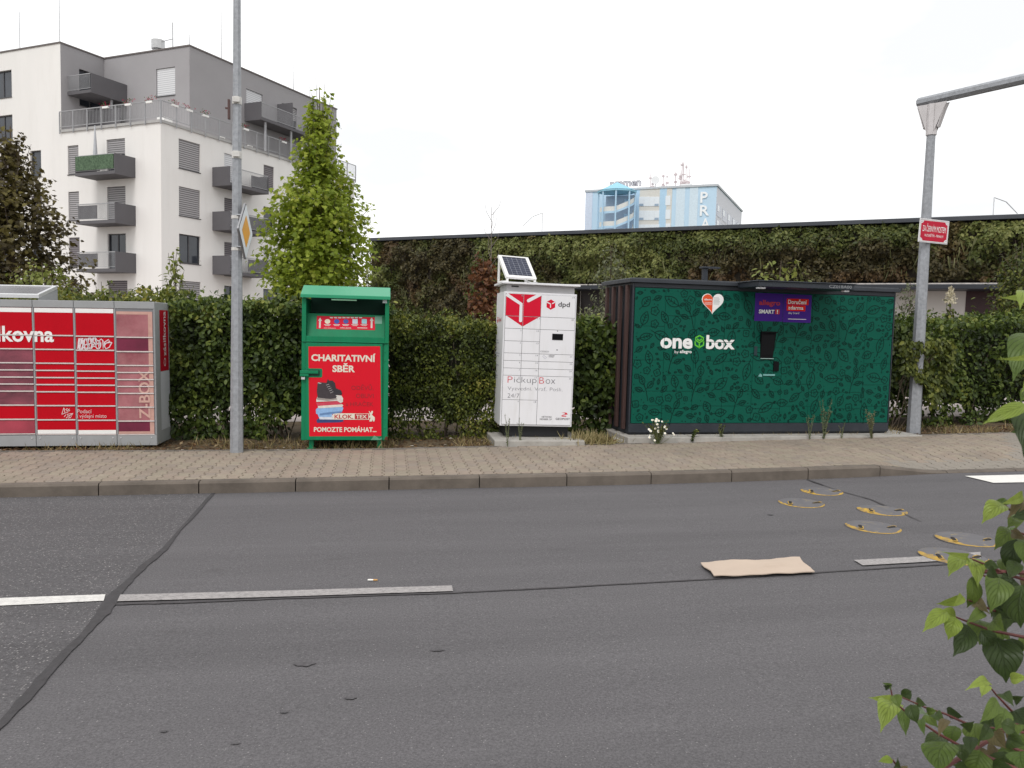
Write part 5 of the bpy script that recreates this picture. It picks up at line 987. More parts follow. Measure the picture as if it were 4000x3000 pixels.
for k in range(24):
    m = MB(); a = random.random()*6.3; r = random.uniform(.02, .2); x, y, z = r*math.cos(a)*1.1, r*math.sin(a)*.6-.05, random.uniform(.1, .4)-r*.3; rr = random.uniform(.012, .02)
    m.face([(x+rr*math.cos(q), y-.004+rr*.5*math.sin(q), z+rr*math.sin(q)*.8) for q in np.linspace(0, 2*PI, 9)[:-1]]); m.cm = 1
    m.face([(x+rr*.35*math.cos(q), y-.008+rr*.2*math.sin(q), z+rr*.3*math.sin(q)) for q in np.linspace(0, 2*PI, 7)[:-1]]); m.build('blossom', [mat('daisy_white', (.8, .78, .72), .7), mat('daisy_yellow', (.6, .42, .05), .7)], t)
    m3.tube([(x*.2, y*.2, 0), (x*.8, y*.8, z*.6), (x, y, z)], .002, 3)
m3.build('flower_stems', mat('weed_stem', (.14, .16, .07), .8), t)
p = gnd(*w6(515, 1340), HK); m = MB(); nn = 14; pp = [[(-.13+.27*i/nn, -.03+.08*j/4+.02*math.sin(i*1.3), .012+.022*abs(math.sin(i*2.1+j*1.7))) for j in range(5)] for i in range(nn+1)]
for i in range(nn):
    for j in range(4): m.face([pp[i][j], pp[i+1][j], pp[i+1][j+1], pp[i][j+1]])
o = m.build('paper_scrap', mat('paper_white', (.8, .78, .76), .8)); o.location = p; tag(o, 'crumpled white paper scrap beside the daisies', 'litter')
P = np.stack([RNG.normal(0, .16, 420), RNG.normal(0, .08, 420), np.zeros(420)], 1); pg = gnd(2310, 1732, HK); n = 420
t = tag(leaves('grass_tuft', P, RNG.normal(0, .6, (n, 3))+np.array([0, 0, 1]), rnd_dir(n), RNG.uniform(.1, .24, n), pick_cols(RNG.random(n), [(0, (.2, .18, .07)), (1, (.42, .34, .18))]), BLADE, FOL), 'straw coloured grass tuft between the two concrete slabs', 'grass tuft'); t.location = pg
m = MB(); q = [gnd(u, v, HK) for u, v in [(2392, 1720), (2400, 1708), (2425, 1712), (2450, 1728), (2445, 1733)]]; o = MB(); o.prism([(p.x, p.y, p.z-.02) for p in q], [(p.x*.9+q[1].x*.1, p.y*.9+.1*q[1].y, p.z+.03) for p in q]); tag(o.build('rubble', CONC), 'broken concrete rubble at the left corner of the green locker slab', 'rubble')
# ================================================================== planted wall (large hall with a green facade)
ZT = 6.0; Wl = atZ(1454, 931, ZT); Wr = atZ(4000, 838, ZT); wd_ = (Wl-Wr); wd_.z = 0; yawW = math.atan2(-wd_.y, -wd_.x)      # local x runs left -> right
hall = thing('planted_hall', 'long low hall whose wall is covered in planting, with a dark metal rim', 'building', (Wl.x, Wl.y, 0), (0, 0, yawW))
LW = 60.0
def HW(u, v, y=0): return loc_px(hall, u, v, y)
xc0 = HW(2262, 1110)[0]; xc1 = HW(3925, 1110, -1.2)[0]; zc1 = HW(3700, 1127, -1.3)[1]
m = MB(); m.box(0, LW, .25, 30, 0, ZT-.17); m.box(.02, xc0, .02, .249, 0, ZT-.18); m.box(xc0+.003, xc1, .02, .249, zc1+.35, ZT-.18); m.box(xc1+.003, LW, .02, .249, 0, ZT-.18); m.build('wall', mat('planting_backing', (.035, .028, .02), .95, var=.4, scale=2), hall)
m = MB(); m.box(-.08, LW+.1, -.2, 30, ZT-.15, ZT); m.box(-.02, .018, -.02, .3, 0, ZT-.152); m.build('coping', mat('dark_metal', (.045, .05, .06), .5, var=.15, scale=1.5), hall, bevel=.01)
n = 150000; x = RNG.random(n)*46; z = RNG.random(n)*(ZT-.2)+.02; q = np.stack([x*.55, x*0, z*.95], 1); big = fbm(q, 3); fine = fbm(np.stack([x*2.6, x*0+4, z*2.2], 1), 3)
und = (x > xc0) & (x < xc1) & (z < zc1+.38); keep = ~und & (fine+.3*big > .42); x, z, big, fine = x[keep], z[keep], big[keep], fine[keep]; n = len(x)
depth = np.clip((fine-.42)*1.6, 0, .7)+RNG.random(n)*.14
depth *= np.clip((ZT-.15-z)/.5, .35, 1)
P = np.stack([x, -depth, z], 1); D = rnd_dir(n)*.8; D[:, 2] -= .55; D[:, 1] -= .35; N = rnd_dir(n)*.6+np.array([0, -1, .45])
hue = np.clip(.13*np.clip((13-x)/5, 0, 1)+(fbm(np.stack([x*.42+40, x*0, z*.7], 1), 3)-.5)*2.1+.58+.25*(RNG.random(n)-.5)+.1*(z/ZT-.5), 0, 1)
cD = pick_cols(RNG.random(n), [(0, (.024, .022, .009)), (1, (.08, .064, .026))]); cG = pick_cols(RNG.random(n), [(0, (.03, .042, .011)), (.6, (.07, .085, .022)), (1, (.12, .13, .036))]); cB = pick_cols(RNG.random(n), [(0, (.04, .022, .012)), (1, (.115, .066, .03))]); cY = pick_cols(RNG.random(n), [(0, (.08, .1, .026)), (1, (.18, .185, .06))])
wG = np.clip((hue-.3)/.25, 0, 1)[:, None]; wY = np.clip((hue-.72)/.15, 0, 1)[:, None]; wB = np.clip((fbm(np.stack([x*.8, x*0+9, z*.8+5], 1), 2)-.62)/.1, 0, .7)[:, None]
C = cD*(1-wG)+cG*wG; C = C*(1-wY)+cY*wY; C = C*(1-wB)+cB*wB
leaves('planting', P, D, N, RNG.uniform(.07, .19, n), C*1.35, LEAF, FOL, hall)
# trailing grass strands
n = 4500; x = RNG.random(n)*46; z = 1+RNG.random(n)*4.5; k = (fbm(np.stack([x*.9, x*0+2, z*.5], 1)) > .55) & ~((x > xc0) & (x < xc1) & (z < zc1+.6)); x, z = x[k], z[k]; n = len(x)
P = np.stack([x, -.3-RNG.random(n)*.35, z], 1); D = rnd_dir(n)*.35+np.array([0, -.15, -1]); leaves('trailing_grass', P, D, rnd_dir(n), RNG.uniform(.25, .6, n), pick_cols(RNG.random(n), [(0, (.05, .06, .02)), (1, (.16, .16, .06))]), BLADE, FOL, hall)['kind'] = 'stuff'
# canopy, pale recessed wall, dark doors
m = MB(); m.box(xc0, xc1, -1.3, .3, zc1-.02, zc1+.15); cn = m.build('canopy', mat('dark_metal2', (.02, .023, .03), .45, var=.15, scale=1.5), hall, bevel=.02); m = MB(); m.box(xc0, xc1, -1.25, .2, zc1+.151, zc1+.19); m.build('gravel_top', mat('gravel_top', (.45, .42, .4), .9, var=.3, scale=9), cn)
m = MB(); m.box(xc0+.05, xc1-.05, .05, .248, 0, zc1-.021); m.build('pale_wall', mat('pale_render', (.55, .52, .49), .85, var=.05, scale=.7), hall)
xd0, xd1 = HW(3772, 1180)[0], HW(3900, 1180)[0]; m = MB(); m.box(xd0, xd1, .03, .049, 0, zc1-.022); m.build('door', mat('dark_door', (.035, .012, .014), .5, var=.2), hall)
xd0, xd1 = HW(2262, 1180)[0], HW(2420, 1180)[0]; m = MB(); m.box(xd0+.06, xd1, .03, .049, 0, zc1-.022); m.build('door', mat('dark_door2', (.02, .014, .014), .5, var=.2), hall)
# ================================================================== apartment block
AZ = math.radians(32); dR = Vector((math.sin(AZ), math.cos(AZ), 0)); P0 = at(628, 500, 50); ap = thing('apartment_block', 'white and grey apartment block with a railed roof terrace and projecting balconies', 'apartment block', (P0.x, P0.y, 0), (0, 0, math.atan2(dR.y, dR.x)))
def AP(u, v, ax, val=0.0): return loc_plane(ap, u, v, ax, val)      # ax 0: plane x=val ; ax 1: plane y=val
WHT = mat('white_render', (.77, .745, .72), .9, var=.04, scale=.35, stretch=(1, 1, .22), dirt=(1.1, .5, .8, .28), dirtcol=(.58, .55, .51)); GRY = mat('grey_render', (.325, .312, .32), .9, var=.05, scale=.4); BAL = mat('balcony_grey', (.105, .1, .107), .7, var=.06, scale=1); FRM = mat('window_frame', (.06, .058, .062), .5)
GLS = mat('window_glass', (.03, .035, .045), .08, var=.4, scale=.7, spec=.7); RAIL = mat('rail_steel', (.34, .34, .35), .5, .2)
def slats(name, c, c2):
    m = mat(name, c, .6, var=.02); n = m.node_tree.nodes; l = m.node_tree.links.new; b = n['Principled BSDF']; src = b.inputs['Base Color'].links[0].from_socket
    t = n.new('ShaderNodeTexCoord'); s = n.new('ShaderNodeSeparateXYZ'); l(t.outputs['Object'], s.inputs[0]); f = n.new('ShaderNodeMath'); f.operation = 'MULTIPLY'; f.inputs[1].default_value = 7.5; l(s.outputs[2], f.inputs[0]); fr2 = n.new('ShaderNodeMath'); fr2.operation = 'FRACT'; l(f.outputs[0], fr2.inputs[0])
    g = n.new('ShaderNodeMath'); g.operation = 'LESS_THAN'; g.inputs[1].default_value = .4; l(fr2.outputs[0], g.inputs[0]); x = n.new('ShaderNodeMixRGB'); x.inputs[2].default_value = (*c2, 1); l(g.outputs[0], x.inputs[0]); l(src, x.inputs[1]); l(x.outputs[0], b.inputs['Base Color']); return m
BLD = slats('blind_grey', (.36, .345, .35), (.1, .095, .1)); BLW = slats('blind_white', (.66, .66, .67), (.46, .46, .48)); BLK = slats('blind_dark', (.2, .18, .19), (.06, .05, .055))
ztop = AP(237, 168, 0).z; yw = AP(237, 300, 0).y; zter = AP(628, 470, 0).z
Q = loc_plane(ap, 740, 180, 2, ztop); xq, yq = Q.x, Q.y; xend = AP(1315, 430, 1, yq).x; xwend = AP(1382, 900, 1).x
walls = MB(); wallsG = MB()
def wall_open(b, ax, val, a0_, a1_, z0, z1, ops, rev=.22):
    """wall on the plane axis=val facing the negative axis, from a0 to a1, with window openings and reveals"""
    A_ = sorted({a0_, a1_, *[o[0] for o in ops], *[o[1] for o in ops]}); Z_ = sorted({z0, z1, *[o[2] for o in ops], *[o[3] for o in ops]})
    pt = lambda a, z, d=0: (val+d, a, z) if ax == 0 else (a, val+d, z)
    for a, c in zip(A_, A_[1:]):
        for z, w_ in zip(Z_, Z_[1:]):
            am, zm = (a+c)/2, (z+w_)/2
            if any(o[0] < am < o[1] and o[2] < zm < o[3] for o in ops): continue
            b.face([pt(a, z), pt(c, z), pt(c, w_), pt(a, w_)])
    for o in ops:
        for (p, q) in (((o[0], o[2]), (o[1], o[2])), ((o[1], o[2]), (o[1], o[3])), ((o[1], o[3]), (o[0], o[3])), ((o[0], o[3]), (o[0], o[2]))): b.face([pt(*p), pt(*q), pt(*q, rev), pt(*p, rev)])
def window(ax, val, o, kind, rev=.2):
    a, c, z0, z1 = o; t = .07
    def bxx(b, a0_, a1_, d0, d1, zz0, zz1):
        if ax == 0: b.box(val+d0, val+d1, a0_, a1_, zz0, zz1)
        else: b.box(a0_, a1_, val+d0, val+d1, zz0, zz1)
    m = MB(); bxx(m, a, a+t, rev-.09, rev, z0, z1); bxx(m, c-t, c, rev-.09, rev, z0, z1); bxx(m, a+t, c-t, rev-.09, rev, z0, z0+t); bxx(m, a+t, c-t, rev-.09, rev, z1-t, z1)
    if kind == 'glass' and c-a > 1.2: bxx(m, (a+c)/2-.04, (a+c)/2+.04, rev-.08, rev, z0+t, z1-t)
    bxx(m, a-.02, c+.02, -.05, .0, z0-.05, z0-.002)
    w_ = m.build('window', FRM, ap)
    m = MB(); bxx(m, a+t, c-t, rev-.04, rev+.02, z0+t, z1-t); m.build('pane', GLS, w_)
    if kind in ('blind', 'white', 'dark', 'half'):
        zb_ = z0+.03 if kind != 'half' else z1-(z1-z0)*.42
        m = MB(); bxx(m, a+.02, c-.02, rev-.13, rev-.095, zb_, z1-.02); m.build('blind', {'blind': BLD, 'white': BLW, 'dark': BLK, 'half': BLD}[kind], w_)
def win_px(ax, val, u0, u1, v0, v1):         # photo box (left/right columns, top/bottom at the left edge) -> opening
    p, q = AP(u0, v0, ax, val), AP(u1, v0, ax, val); r = AP(u0, v1, ax, val); a, c = sorted((p[1-ax], q[1-ax])); return [a, c, r.z, p.z]
ST = 3.0
# left facade (plane x=0)
opsL, kL = [], []
def addw(lst, kl, o, k): lst.append(o); kl.append(k)
nA = win_px(0, 0, 264, 306, 570, 683); dA = win_px(0, 0, 416, 488, 546, 690); dA[2] = dA[3]-2.3
for r, (k1, k2) in enumerate((('blind', 'half'), ('blind', 'blind'), ('dark', 'glass'), ('blind', 'dark'))):
    addw(opsL, kL, [nA[0], nA[1], nA[2]-ST*r, nA[3]-ST*r], k1); addw(opsL, kL, [dA[0]-(0 if r < 3 else .1), dA[1], dA[2]-ST*r, dA[3]-ST*r], k2)
wA = win_px(0, 0, -30, 45, 283, 388); fA_ = win_px(0, 0, 118, 160, 590, 692)
for r in range(5): addw(opsL, kL, [wA[0], wA[1], wA[2]-ST*r, wA[3]-ST*r], ('glass', 'glass', 'dark', 'glass', 'glass')[r])
for r in range(3): addw(opsL, kL, [fA_[0], fA_[1], fA_[2]-ST*r, fA_[3]-ST*r], ('glass', 'dark', 'glass')[r])
Zb = -1.0; YL = yw+16
wall_open(walls, 0, 0, 0, yw, Zb, zter, [o for o in opsL if o[1] < yw]); wall_open(walls, 0, 0, yw, YL, Zb, ztop, [o for o in opsL if o[0] > yw])
for o, k in zip(opsL, kL): window(0, 0, o, k)
# right facade (plane y=0)
opsR, kR = [], []; bR = win_px(1, 0, 698, 782, 540, 655); nR = win_px(1, 0, 1030, 1070, 642, 738); dRr = win_px(1, 0, 876, 917, 597, 720); dRr[2] = dRr[3]-2.3
for r, (k1, k2, k3) in enumerate((('blind', 'white', 'dark'), ('blind', 'dark', 'glass'), ('glass', 'dark', 'white'), ('blind', 'glass', 'glass'))):
    addw(opsR, kR, [bR[0], bR[1], bR[2]-ST*r, bR[3]-ST*r], k1); addw(opsR, kR, [dRr[0], dRr[1]+.5, dRr[2]-ST*r, dRr[3]-ST*r], k2); addw(opsR, kR, [nR[0], nR[1]+(.6 if r == 3 else 0), nR[2]-ST*r, nR[3]-ST*r], k3)
wall_open(walls, 1, 0, 0, xwend, Zb, zter, opsR)
for o, k in zip(opsR, kR): window(1, 0, o, k)
walls.face([(xwend, 0, Zb), (xwend, YL, Zb), (xwend, YL, zter), (xwend, 0, zter)]); walls.face([(0, YL, Zb), (0, YL, ztop), (xwend, YL, ztop), (xwend, YL, Zb)])
# terrace slab and set-back grey storeys
walls.face([(0, 0, zter), (xwend, 0, zter), (xwend, yw, zter), (0, yw, zter)])
oQ = win_px(0, xq, 610, 684, 270, 378); oS = win_px(1, yw, 309, 398, 268, 380); oS[2] = oS[3]-2.4
oG = [win_px(1, yq, 962, 1026, 345, 400), win_px(1, yq, 1102, 1160, 402, 500)]; oG[0][2] = oG[0][3]-2.3; oG[1][2] = oG[1][3]-2.3
wall_open(wallsG, 0, xq, yq, yw, zter, ztop, [oQ]); window(0, xq, oQ, 'white'); wall_open(wallsG, 1, yw, 0, xq, zter, ztop, [oS]); window(1, yw, oS, 'glass'); wall_open(wallsG, 1, yq, xq, xend, zter, ztop, oG); window(1, yq, oG[0], 'white'); window(1, yq, oG[1], 'half')
wallsG.face([(xend, yq, zter), (xend, YL, zter), (xend, YL, ztop), (xend, yq, ztop)])
for pts in ([(0, yw), (xq, yw), (xq, YL), (0, YL)], [(xq, yq), (xend, yq), (xend, YL), (xq, YL)]): wallsG.face([(x, y, ztop) for x, y in pts])
walls.build('white_walls', WHT, ap); wallsG.build('grey_walls', GRY, ap)
m = MB(); e = .06
m.box(-e, .12, yw-e, YL, ztop+.002, ztop+.09); m.box(.121, xq, yw-e, yw+.12, ztop+.002, ztop+.09); m.box(xq-e, xq+.12, yq-e, yw-e-.001, ztop+.002, ztop+.09); m.box(xq+.121, xend+e, yq-e, yq+.12, ztop+.002, ztop+.09); m.build('roof_edge', mat('roof_flashing', (.14, .12, .115), .6), ap)
# railings: posts, rails and bars
def railing(ax, val, a0_, a1_, z0, h=1.1, post=1.25, drop=.35, name='railing', bars=.13):
    m = MB()
    def bxx(p, q, d0, d1, zz0, zz1):
        if ax == 0: m.box(val+d0, val+d1, p, q, zz0, zz1)
        else: m.box(p, q, val+d0, val+d1, zz0, zz1)
    bxx(a0_, a1_, -.03, .03, z0+h-.05, z0+h); bxx(a0_, a1_, -.02, .02, z0+.06, z0+.1); k = max(1, round((a1_-a0_)/post))
    for i in range(k+1): a = a0_+(a1_-a0_)*i/k; bxx(a-.03, a+.03, -.035, .025, z0-drop, z0+h-.051)
    kb = int((a1_-a0_)/bars)
    for i in range(kb): a = a0_+(i+.5)*bars; bxx(a-.008, a+.008, -.008, .008, z0+.101, z0+h-.051)
    return m.build(name, RAIL, ap)
railing(0, -.12, -.12, yw, zter+.12); railing(1, -.12, -.085, xwend, zter+.12)
m = MB(); m.box(-.09, .02, -.09, yw-.003, zter-.12, zter+.05); m.box(.021, xwend, -.09, .02, zter-.12, zter+.05); m.build('terrace_edge', mat('terrace_edge', (.4, .39, .38), .8), ap)
# balconies. kind L: stands out from plane x=val; R: from plane y=val
def balcony(ax, val, a0_, a1_, out_, z0, solid, bars_side, green=False, hgt=1.05, parts=()):
    m = MB()
    def bxx(b, p, q, d0, d1, zz0, zz1):
        if ax == 0: b.box(val-d1, val-d0, p, q, zz0, zz1)
        else: b.box(p, q, val-d1, val-d0, zz0, zz1)
    bxx(m, a0_, a1_, .005, out_, z0-.2, z0)
    for s_ in solid:                          # 'lo', 'hi' ends or 'front' closed by grey sheet
        if s_ == 'lo': bxx(m, a0_, a0_+.05, .005, out_, z0+.001, z0+hgt)
        if s_ == 'hi': bxx(m, a1_-.05, a1_, .005, out_, z0+.001, z0+hgt)
        if s_ == 'front': bxx(m, a0_+.051, a1_-.051, out_-.05, out_, z0+.001, z0+hgt)
    o = m.build('balcony', BAL, ap)
    m = MB()
    if bars_side == 'front':
        bxx(m, a0_+.055, a1_-.055, out_-.04, out_-.005, z0+hgt-.05, z0+hgt); bxx(m, a0_+.055, a1_-.055, out_-.03, out_-.015, z0+.08, z0+.11)
        for i in range(int((a1_-a0_-.12)/.1)): a = a0_+.1+i*.1; bxx(m, a-.008, a+.008, out_-.03, out_-.016, z0+.111, z0+hgt-.051)
    else:
        a = a0_ if bars_side == 'lo' else a1_-.04
        bxx(m, a, a+.04, .01, out_-.055, z0+hgt-.05, z0+hgt); bxx(m, a+.01, a+.03, .01, out_-.055, z0+.08, z0+.11)
        for i in range(int((out_-.1)/.1)): d = .08+i*.1; bxx(m, a+.01, a+.032, d, d+.022, z0+.111, z0+hgt-.051)
    m.build('railing', RAIL, o)
    if green: m = MB(); bxx(m, a0_+.08, a1_-.08, out_+.003, out_+.04, z0+.12, z0+hgt-.05); m.build('green_screen', mat('green_screen', (.05, .1, .055), .9, var=.6, scale=9, bump=.8, bscale=14, c2=(.13, .2, .12)), o)
    if 'divider' in parts: m = MB(); bxx(m, a1_-(a1_-a0_)*.5, a1_-.1, out_-.16, out_-.1, z0+.1, z0+.95); m.build('screen_panel', BAL, o)
    if 'divider_lo' in parts: m = MB(); bxx(m, a1_-(a1_-a0_)*.42, a1_-.1, out_-.16, out_-.1, z0+.1, z0+.85); m.build('screen_panel', BAL, o)
    return o
aB0 = AP(529, 640, 0).y; out_ = 1.55; front_ = lambda u, v: AP(u, v, 0, -out_)
c_ = front_(445, 597); aB1 = front_(293, 640).y
for r in range(3): balcony(0, 0, aB0, aB1, out_, c_.z-1.05-ST*r, ('lo',)+(('hi',) if r == 0 else ()), 'front', r == 0, parts=('divider',) if r else ())
aC0 = AP(829, 690, 1).x; q = AP(899, 646, 1, -1.5); aC1 = AP(1050, 700, 1, -1.5).x
for r in range(3): balcony(1, 0, aC0, aC1, 1.5, q.z-1.1-ST*.98*r, ('lo', 'hi'), 'front', parts=('divider_lo',) if r == 0 else ('divider',))
# balcony on the grey return wall (plane y=yw facing -y) and the long one on the grey right wall
g0 = AP(263, 330, 1, yw).x; ow = 2.2; g1 = AP(567, 350, 1, yw-ow).x; gz0 = AP(396, 295, 1, yw-ow).z-1.1
balcony(1, yw, g0, g1, ow, gz0, ('front', 'hi'), 'lo')
g0 = AP(955, 400, 1, yq).x; ow = 1.5; g1 = AP(1250, 480, 1, yq-ow).x; gz0 = AP(985, 380, 1, yq-ow).z-1.1
o = balcony(1, yq, g0, g1, ow, gz0, ('lo', 'hi'), 'front')
for f in (.1, .52): x = g0+(g1-g0)*f; m = MB(); m.tube([(x, yq-ow+.2, zter), (x, yq-ow+.2, gz0-.201)], .09, 8); m.build('support_post', RAIL, ap)
m = MB(); x = g0+(g1-g0)*.52; m.box(x, x+.08, yq-ow+.1, yq-.01, gz0+.002, gz0+1.9); m.build('partition', BAL, ap)
m = MB(); x = AP(500, 420, 1, yw-1).x*.45; m.box(x, x+.1, yw-3.0, yw-.01, zter, zter+1.75); m.build('partition', BAL, ap)
m = MB(); m.tube([(g0*.2+.6, yw-1.9, zter), (g0*.2+.6, yw-1.9, zter+2.6)], .09, 8); m.build('support_post', RAIL, ap)
# lightning rods, vent, planters, furniture
for (x, y, h) in ((.2, yw+4.2, 2.6), (.2, yw+.3, 3.0), (.2, yw+7.5, 4.0), (xq+.3, yq+.3, .9), (xq+3.2, yq+.3, 3.4), (xq+11, yq+.3, 2.6), (xend-3.2, yq+.3, 2.6)): m = MB(); m.tube([(x, y, ztop), (x, y, ztop+h)], .03, 5, r_end=.015); m.build('lightning_rod', mat('rod_grey', (.4, .4, .41), .6), ap)

q = loc_plane(ap, 618, 200, 0, xq+1.5); m = MB(); m.tube([(q.x, q.y, ztop), (q.x, q.y, ztop+.7)], .32, 10); m.tube([(q.x, q.y, ztop+.75), (q.x, q.y, ztop+1.35)], .45, 10); m.build('roof_vent', mat('vent_steel', (.5, .5, .5), .4, .4), ap)
q2 = loc_plane(ap, 675, 190, 0, xq+1.5); m = MB(); m.tube([(q2.x, q2.y, ztop), (q2.x, q2.y, ztop+2.4)], .04, 5); m.tube([(q2.x, q2.y+1.5, ztop+1.2), (q2.x, q2.y, ztop+1.3)], .03, 5); m.build('aerial', mat('rod_grey', (.4, .4, .4)), ap)
n = 420; k = RNG.integers(0, 9, n); bx_ = np.array([[-.12, .8], [-.12, 2.6], [-.12, 4.6], [1.0, -.12], [2.2, -.12], [3.6, -.12], [7.4, -.12], [11.5, -.12], [13.5, -.12]])[k]; P = np.stack([bx_[:, 0]+RNG.normal(0, .25, n)*(k > 2), bx_[:, 1]+RNG.normal(0, .25, n)*(k < 3), zter+1.2+RNG.random(n)*.3], 1)
for kk_ in range(9):
    s_ = k == kk_; ns_ = int(s_.sum()); leaves('flowers', P[s_], rnd_dir(ns_), rnd_dir(ns_), np.full(ns_, .1), np.where(RNG.random((ns_, 1)) < .5, np.array([[.4, .03, .08]]), np.array([[.08, .12, .04]])), QLEAF, FOL, ap)
for x, y in bx_[np.unique(k, return_index=True)[1]]: m = MB(); m.box(x-.2*(y < 0)-.06, x+.2*(y < 0)+.06, y-.2*(y > 0)-.06, y+.2*(y > 0)+.06, zter+1.08, zter+1.2); m.build('planter', WHITE, ap)
m = MB(); m.box(1.2, 1.9, 1.0, 1.6, zter+.05, zter+.6); m.build('garden_chest', WHITE, ap)
for k in range(3): x = 6+k*1.4; m = MB(); m.box(x, x+.5, .9, 1.4, zter+.4, zter+.45); m.box(x, x+.5, 1.36, 1.42, zter+.46, zter+.95); [m.box(x+a, x+a+.05, .92+b_, .97+b_, zter, zter+.4) for a in (0, .45) for b_ in (0, .42)]; m.build('terrace_chair', WHITE, ap)
m = MB(); q = AP(372, 590, 0, -.7); m.tube([(-.7, q.y, q.z-1.2), (-.7, q.y, q.z-.4), (-.7, q.y, q.z+1.6)], [.28, .14, .03], 8); m.build('folded_parasol', mat('parasol_grey', (.45, .46, .48), .8), ap)
# ================================================================== far blue block with outside stair tower
P1 = at(2800, 727, 190); bb = thing('office_block', 'pale blue office block with an outside stair tower and roof aerials above the planted wall', 'office block', (P1.x, P1.y, 0), (0, 0, math.atan2(dR.y, dR.x)))
def BP(u, v, ax, val=0.0): return loc_plane(bb, u, v, ax, val)
def c7(x, y): return 2200+x/2.765, 600+y/2.765
zt_b = P1.z; yl = BP(*c7(242, 600), 0).y; xr_b = BP(*c7(1925, 700), 1).x
BLU = mat('pale_blue', (.5, .66, .8), .8, var=.05, scale=.08); BL2 = mat('pale_blue_light', (.6, .7, .78), .8); BL3 = mat('mid_blue', (.42, .6, .76), .8); CRM2 = mat('pale_cream', (.63, .61, .57), .8); WGL = mat('white_window', (.72, .76, .8), .3)  # wall blues paled, bloom from overexposure put into their colour
m = MB(); m.box(0, xr_b, 0, yl, -3, zt_b); m.build('walls', BLU, bb)
m = MB(); m.box(-.3, xr_b+.3, -.3, yl+.3, zt_b+.01, zt_b+.5); m.build('roof_edge', mat('roof_pale', (.5, .52, .55), .7), bb)
def bband(name, x0, y0, x1, y1, mt, d=.1):
    p, q = BP(*c7(x0, y0), 0), BP(*c7(x1, y1), 0); m = MB(); m.box(-d, -.001, min(p.y, q.y), max(p.y, q.y), min(p.z, q.z), max(p.z, q.z)); return m.build(name, mt, bb)
zbot = 900
bband('cream_bay', 815, 380, 1045, zbot, CRM2, .12); bband('cream_bay', 1105, 372, 1160, zbot, CRM2, .12); bband('blue_stripe', 1048, 372, 1102, zbot, BL3, .14); bband('blue_stripe', 775, 395, 812, zbot, BL3, .14)
for a, c in ((1225, 1300), (1370, 1440)): bband('light_stripe', a, 362, c, zbot, BL2, .1)
bband('light_stripe', 244, 420, 305, zbot, mat('pale_violet', (.6, .66, .78), .8), .1)
for r in range(3):
    y = 468+r*150
    for k in range(4): bband('window', 822+k*55, y, 822+k*55+50, y+100, WGL, .2)
    for k in (0, 3): bband('lower_pane', 824+k*55, y+76, 868+k*55, y+98, mat('blue_glass', (.3, .38, .48), .2), .24)
    bband('window', 1108, y-10, 1157, y+90, WGL, .2)
pg_ = mat('white_letter', (.82, .84, .86), .7)
for ch, bxx_ in (('P', (1486, 415, 1560, 530)), ('R', (1480, 560, 1578, 670)), ('A', (1490, 700, 1585, 812)), ('M', (1480, 845, 1590, 955)), ('E', (1490, 990, 1570, 1100)), ('N', (1486, 1130, 1590, 1240))):
    p, q = BP(*c7(bxx_[0], bxx_[1]), 0), BP(*c7(bxx_[2], bxx_[3]), 0); m = MB(); text_into(m, ch, lambda a, z, o=0: (-.15-o, p.y-a, z), 0, min(p.z, q.z), p.y-q.y, max(p.z, q.z), o=.05, bold=.02); m.build('letter', pg_, bb)
for r in range(2):
    for k in range(5):
        p, q = BP(*c7(1664+k*56+r*0, 462+k*58+r*152), 1), BP(*c7(1706+k*52, 470+k*58), 1); zt0 = BP(*c7(1664, 458), 1).z-r*9.3*.36; x0 = 1.0+k*(xr_b/5.15); m = MB(); m.box(x0, x0+xr_b*.15, -.12, -.001, zt_b-5.6-r*3.6-1.1, zt_b-3.9-r*3.6); w_ = m.build('window', mat('grey_glass', (.22, .25, .32), .2), bb); m = MB(); m.box(x0+.5, x0+xr_b*.07, -.16, -.121, zt_b-5.5-r*3.6, zt_b-4.1-r*3.6); m.build('blind', WGL, w_)
m = MB(); m.box(.2, xr_b-.1, -.06, -.001, -3, zt_b-.2); m.build('end_wall', mat('pale_lilac', (.66, .67, .72), .85), bb)
# stair tower
pc = BP(*c7(580, 420), 0, -4.5); ty = pc.y; Rt = (BP(*c7(385, 440), 0, -4.5).y-BP(*c7(800, 440), 0, -4.5).y)/2; zr0 = BP(*c7(580, 405), 0, -4.5).z; zap = BP(*c7(580, 308), 0, -4.5).z; NS = 8
rg_ = lambda r, z, n=NS, a0_=.2: [(-4.5+r*.85*math.cos(2*PI*k/n+a0_), ty+r*math.sin(2*PI*k/n+a0_), z) for k in range(n)]
m = MB(); q = rg_(Rt, zr0-.4); m.prism(q, rg_(Rt, zr0)); [m.face([q_, w_, (-4.5, ty, zap)]) for q_, w_ in zip(rg_(Rt*1.02, zr0), rg_(Rt*1.02, zr0)[1:]+rg_(Rt*1.02, zr0)[:1])]; m.build('tower_roof', mat('sky_blue', (.27, .52, .66), .7), bb)
m = MB()
for k in range(2, 7): x, y, _ = rg_(Rt*.93, 0)[k]; m.tube([(x, y, 0), (x, y, zr0-.41)], .2, 6)
m.build('column', BL3, bb)
m = MB(); m.box(-1.5, -.15, ty-Rt*.75, ty+Rt*.75, 0, zr0-.6); m.build('shaft_wall', mat('shaft_blue', (.42, .52, .66), .85), bb)
sh = 3.75
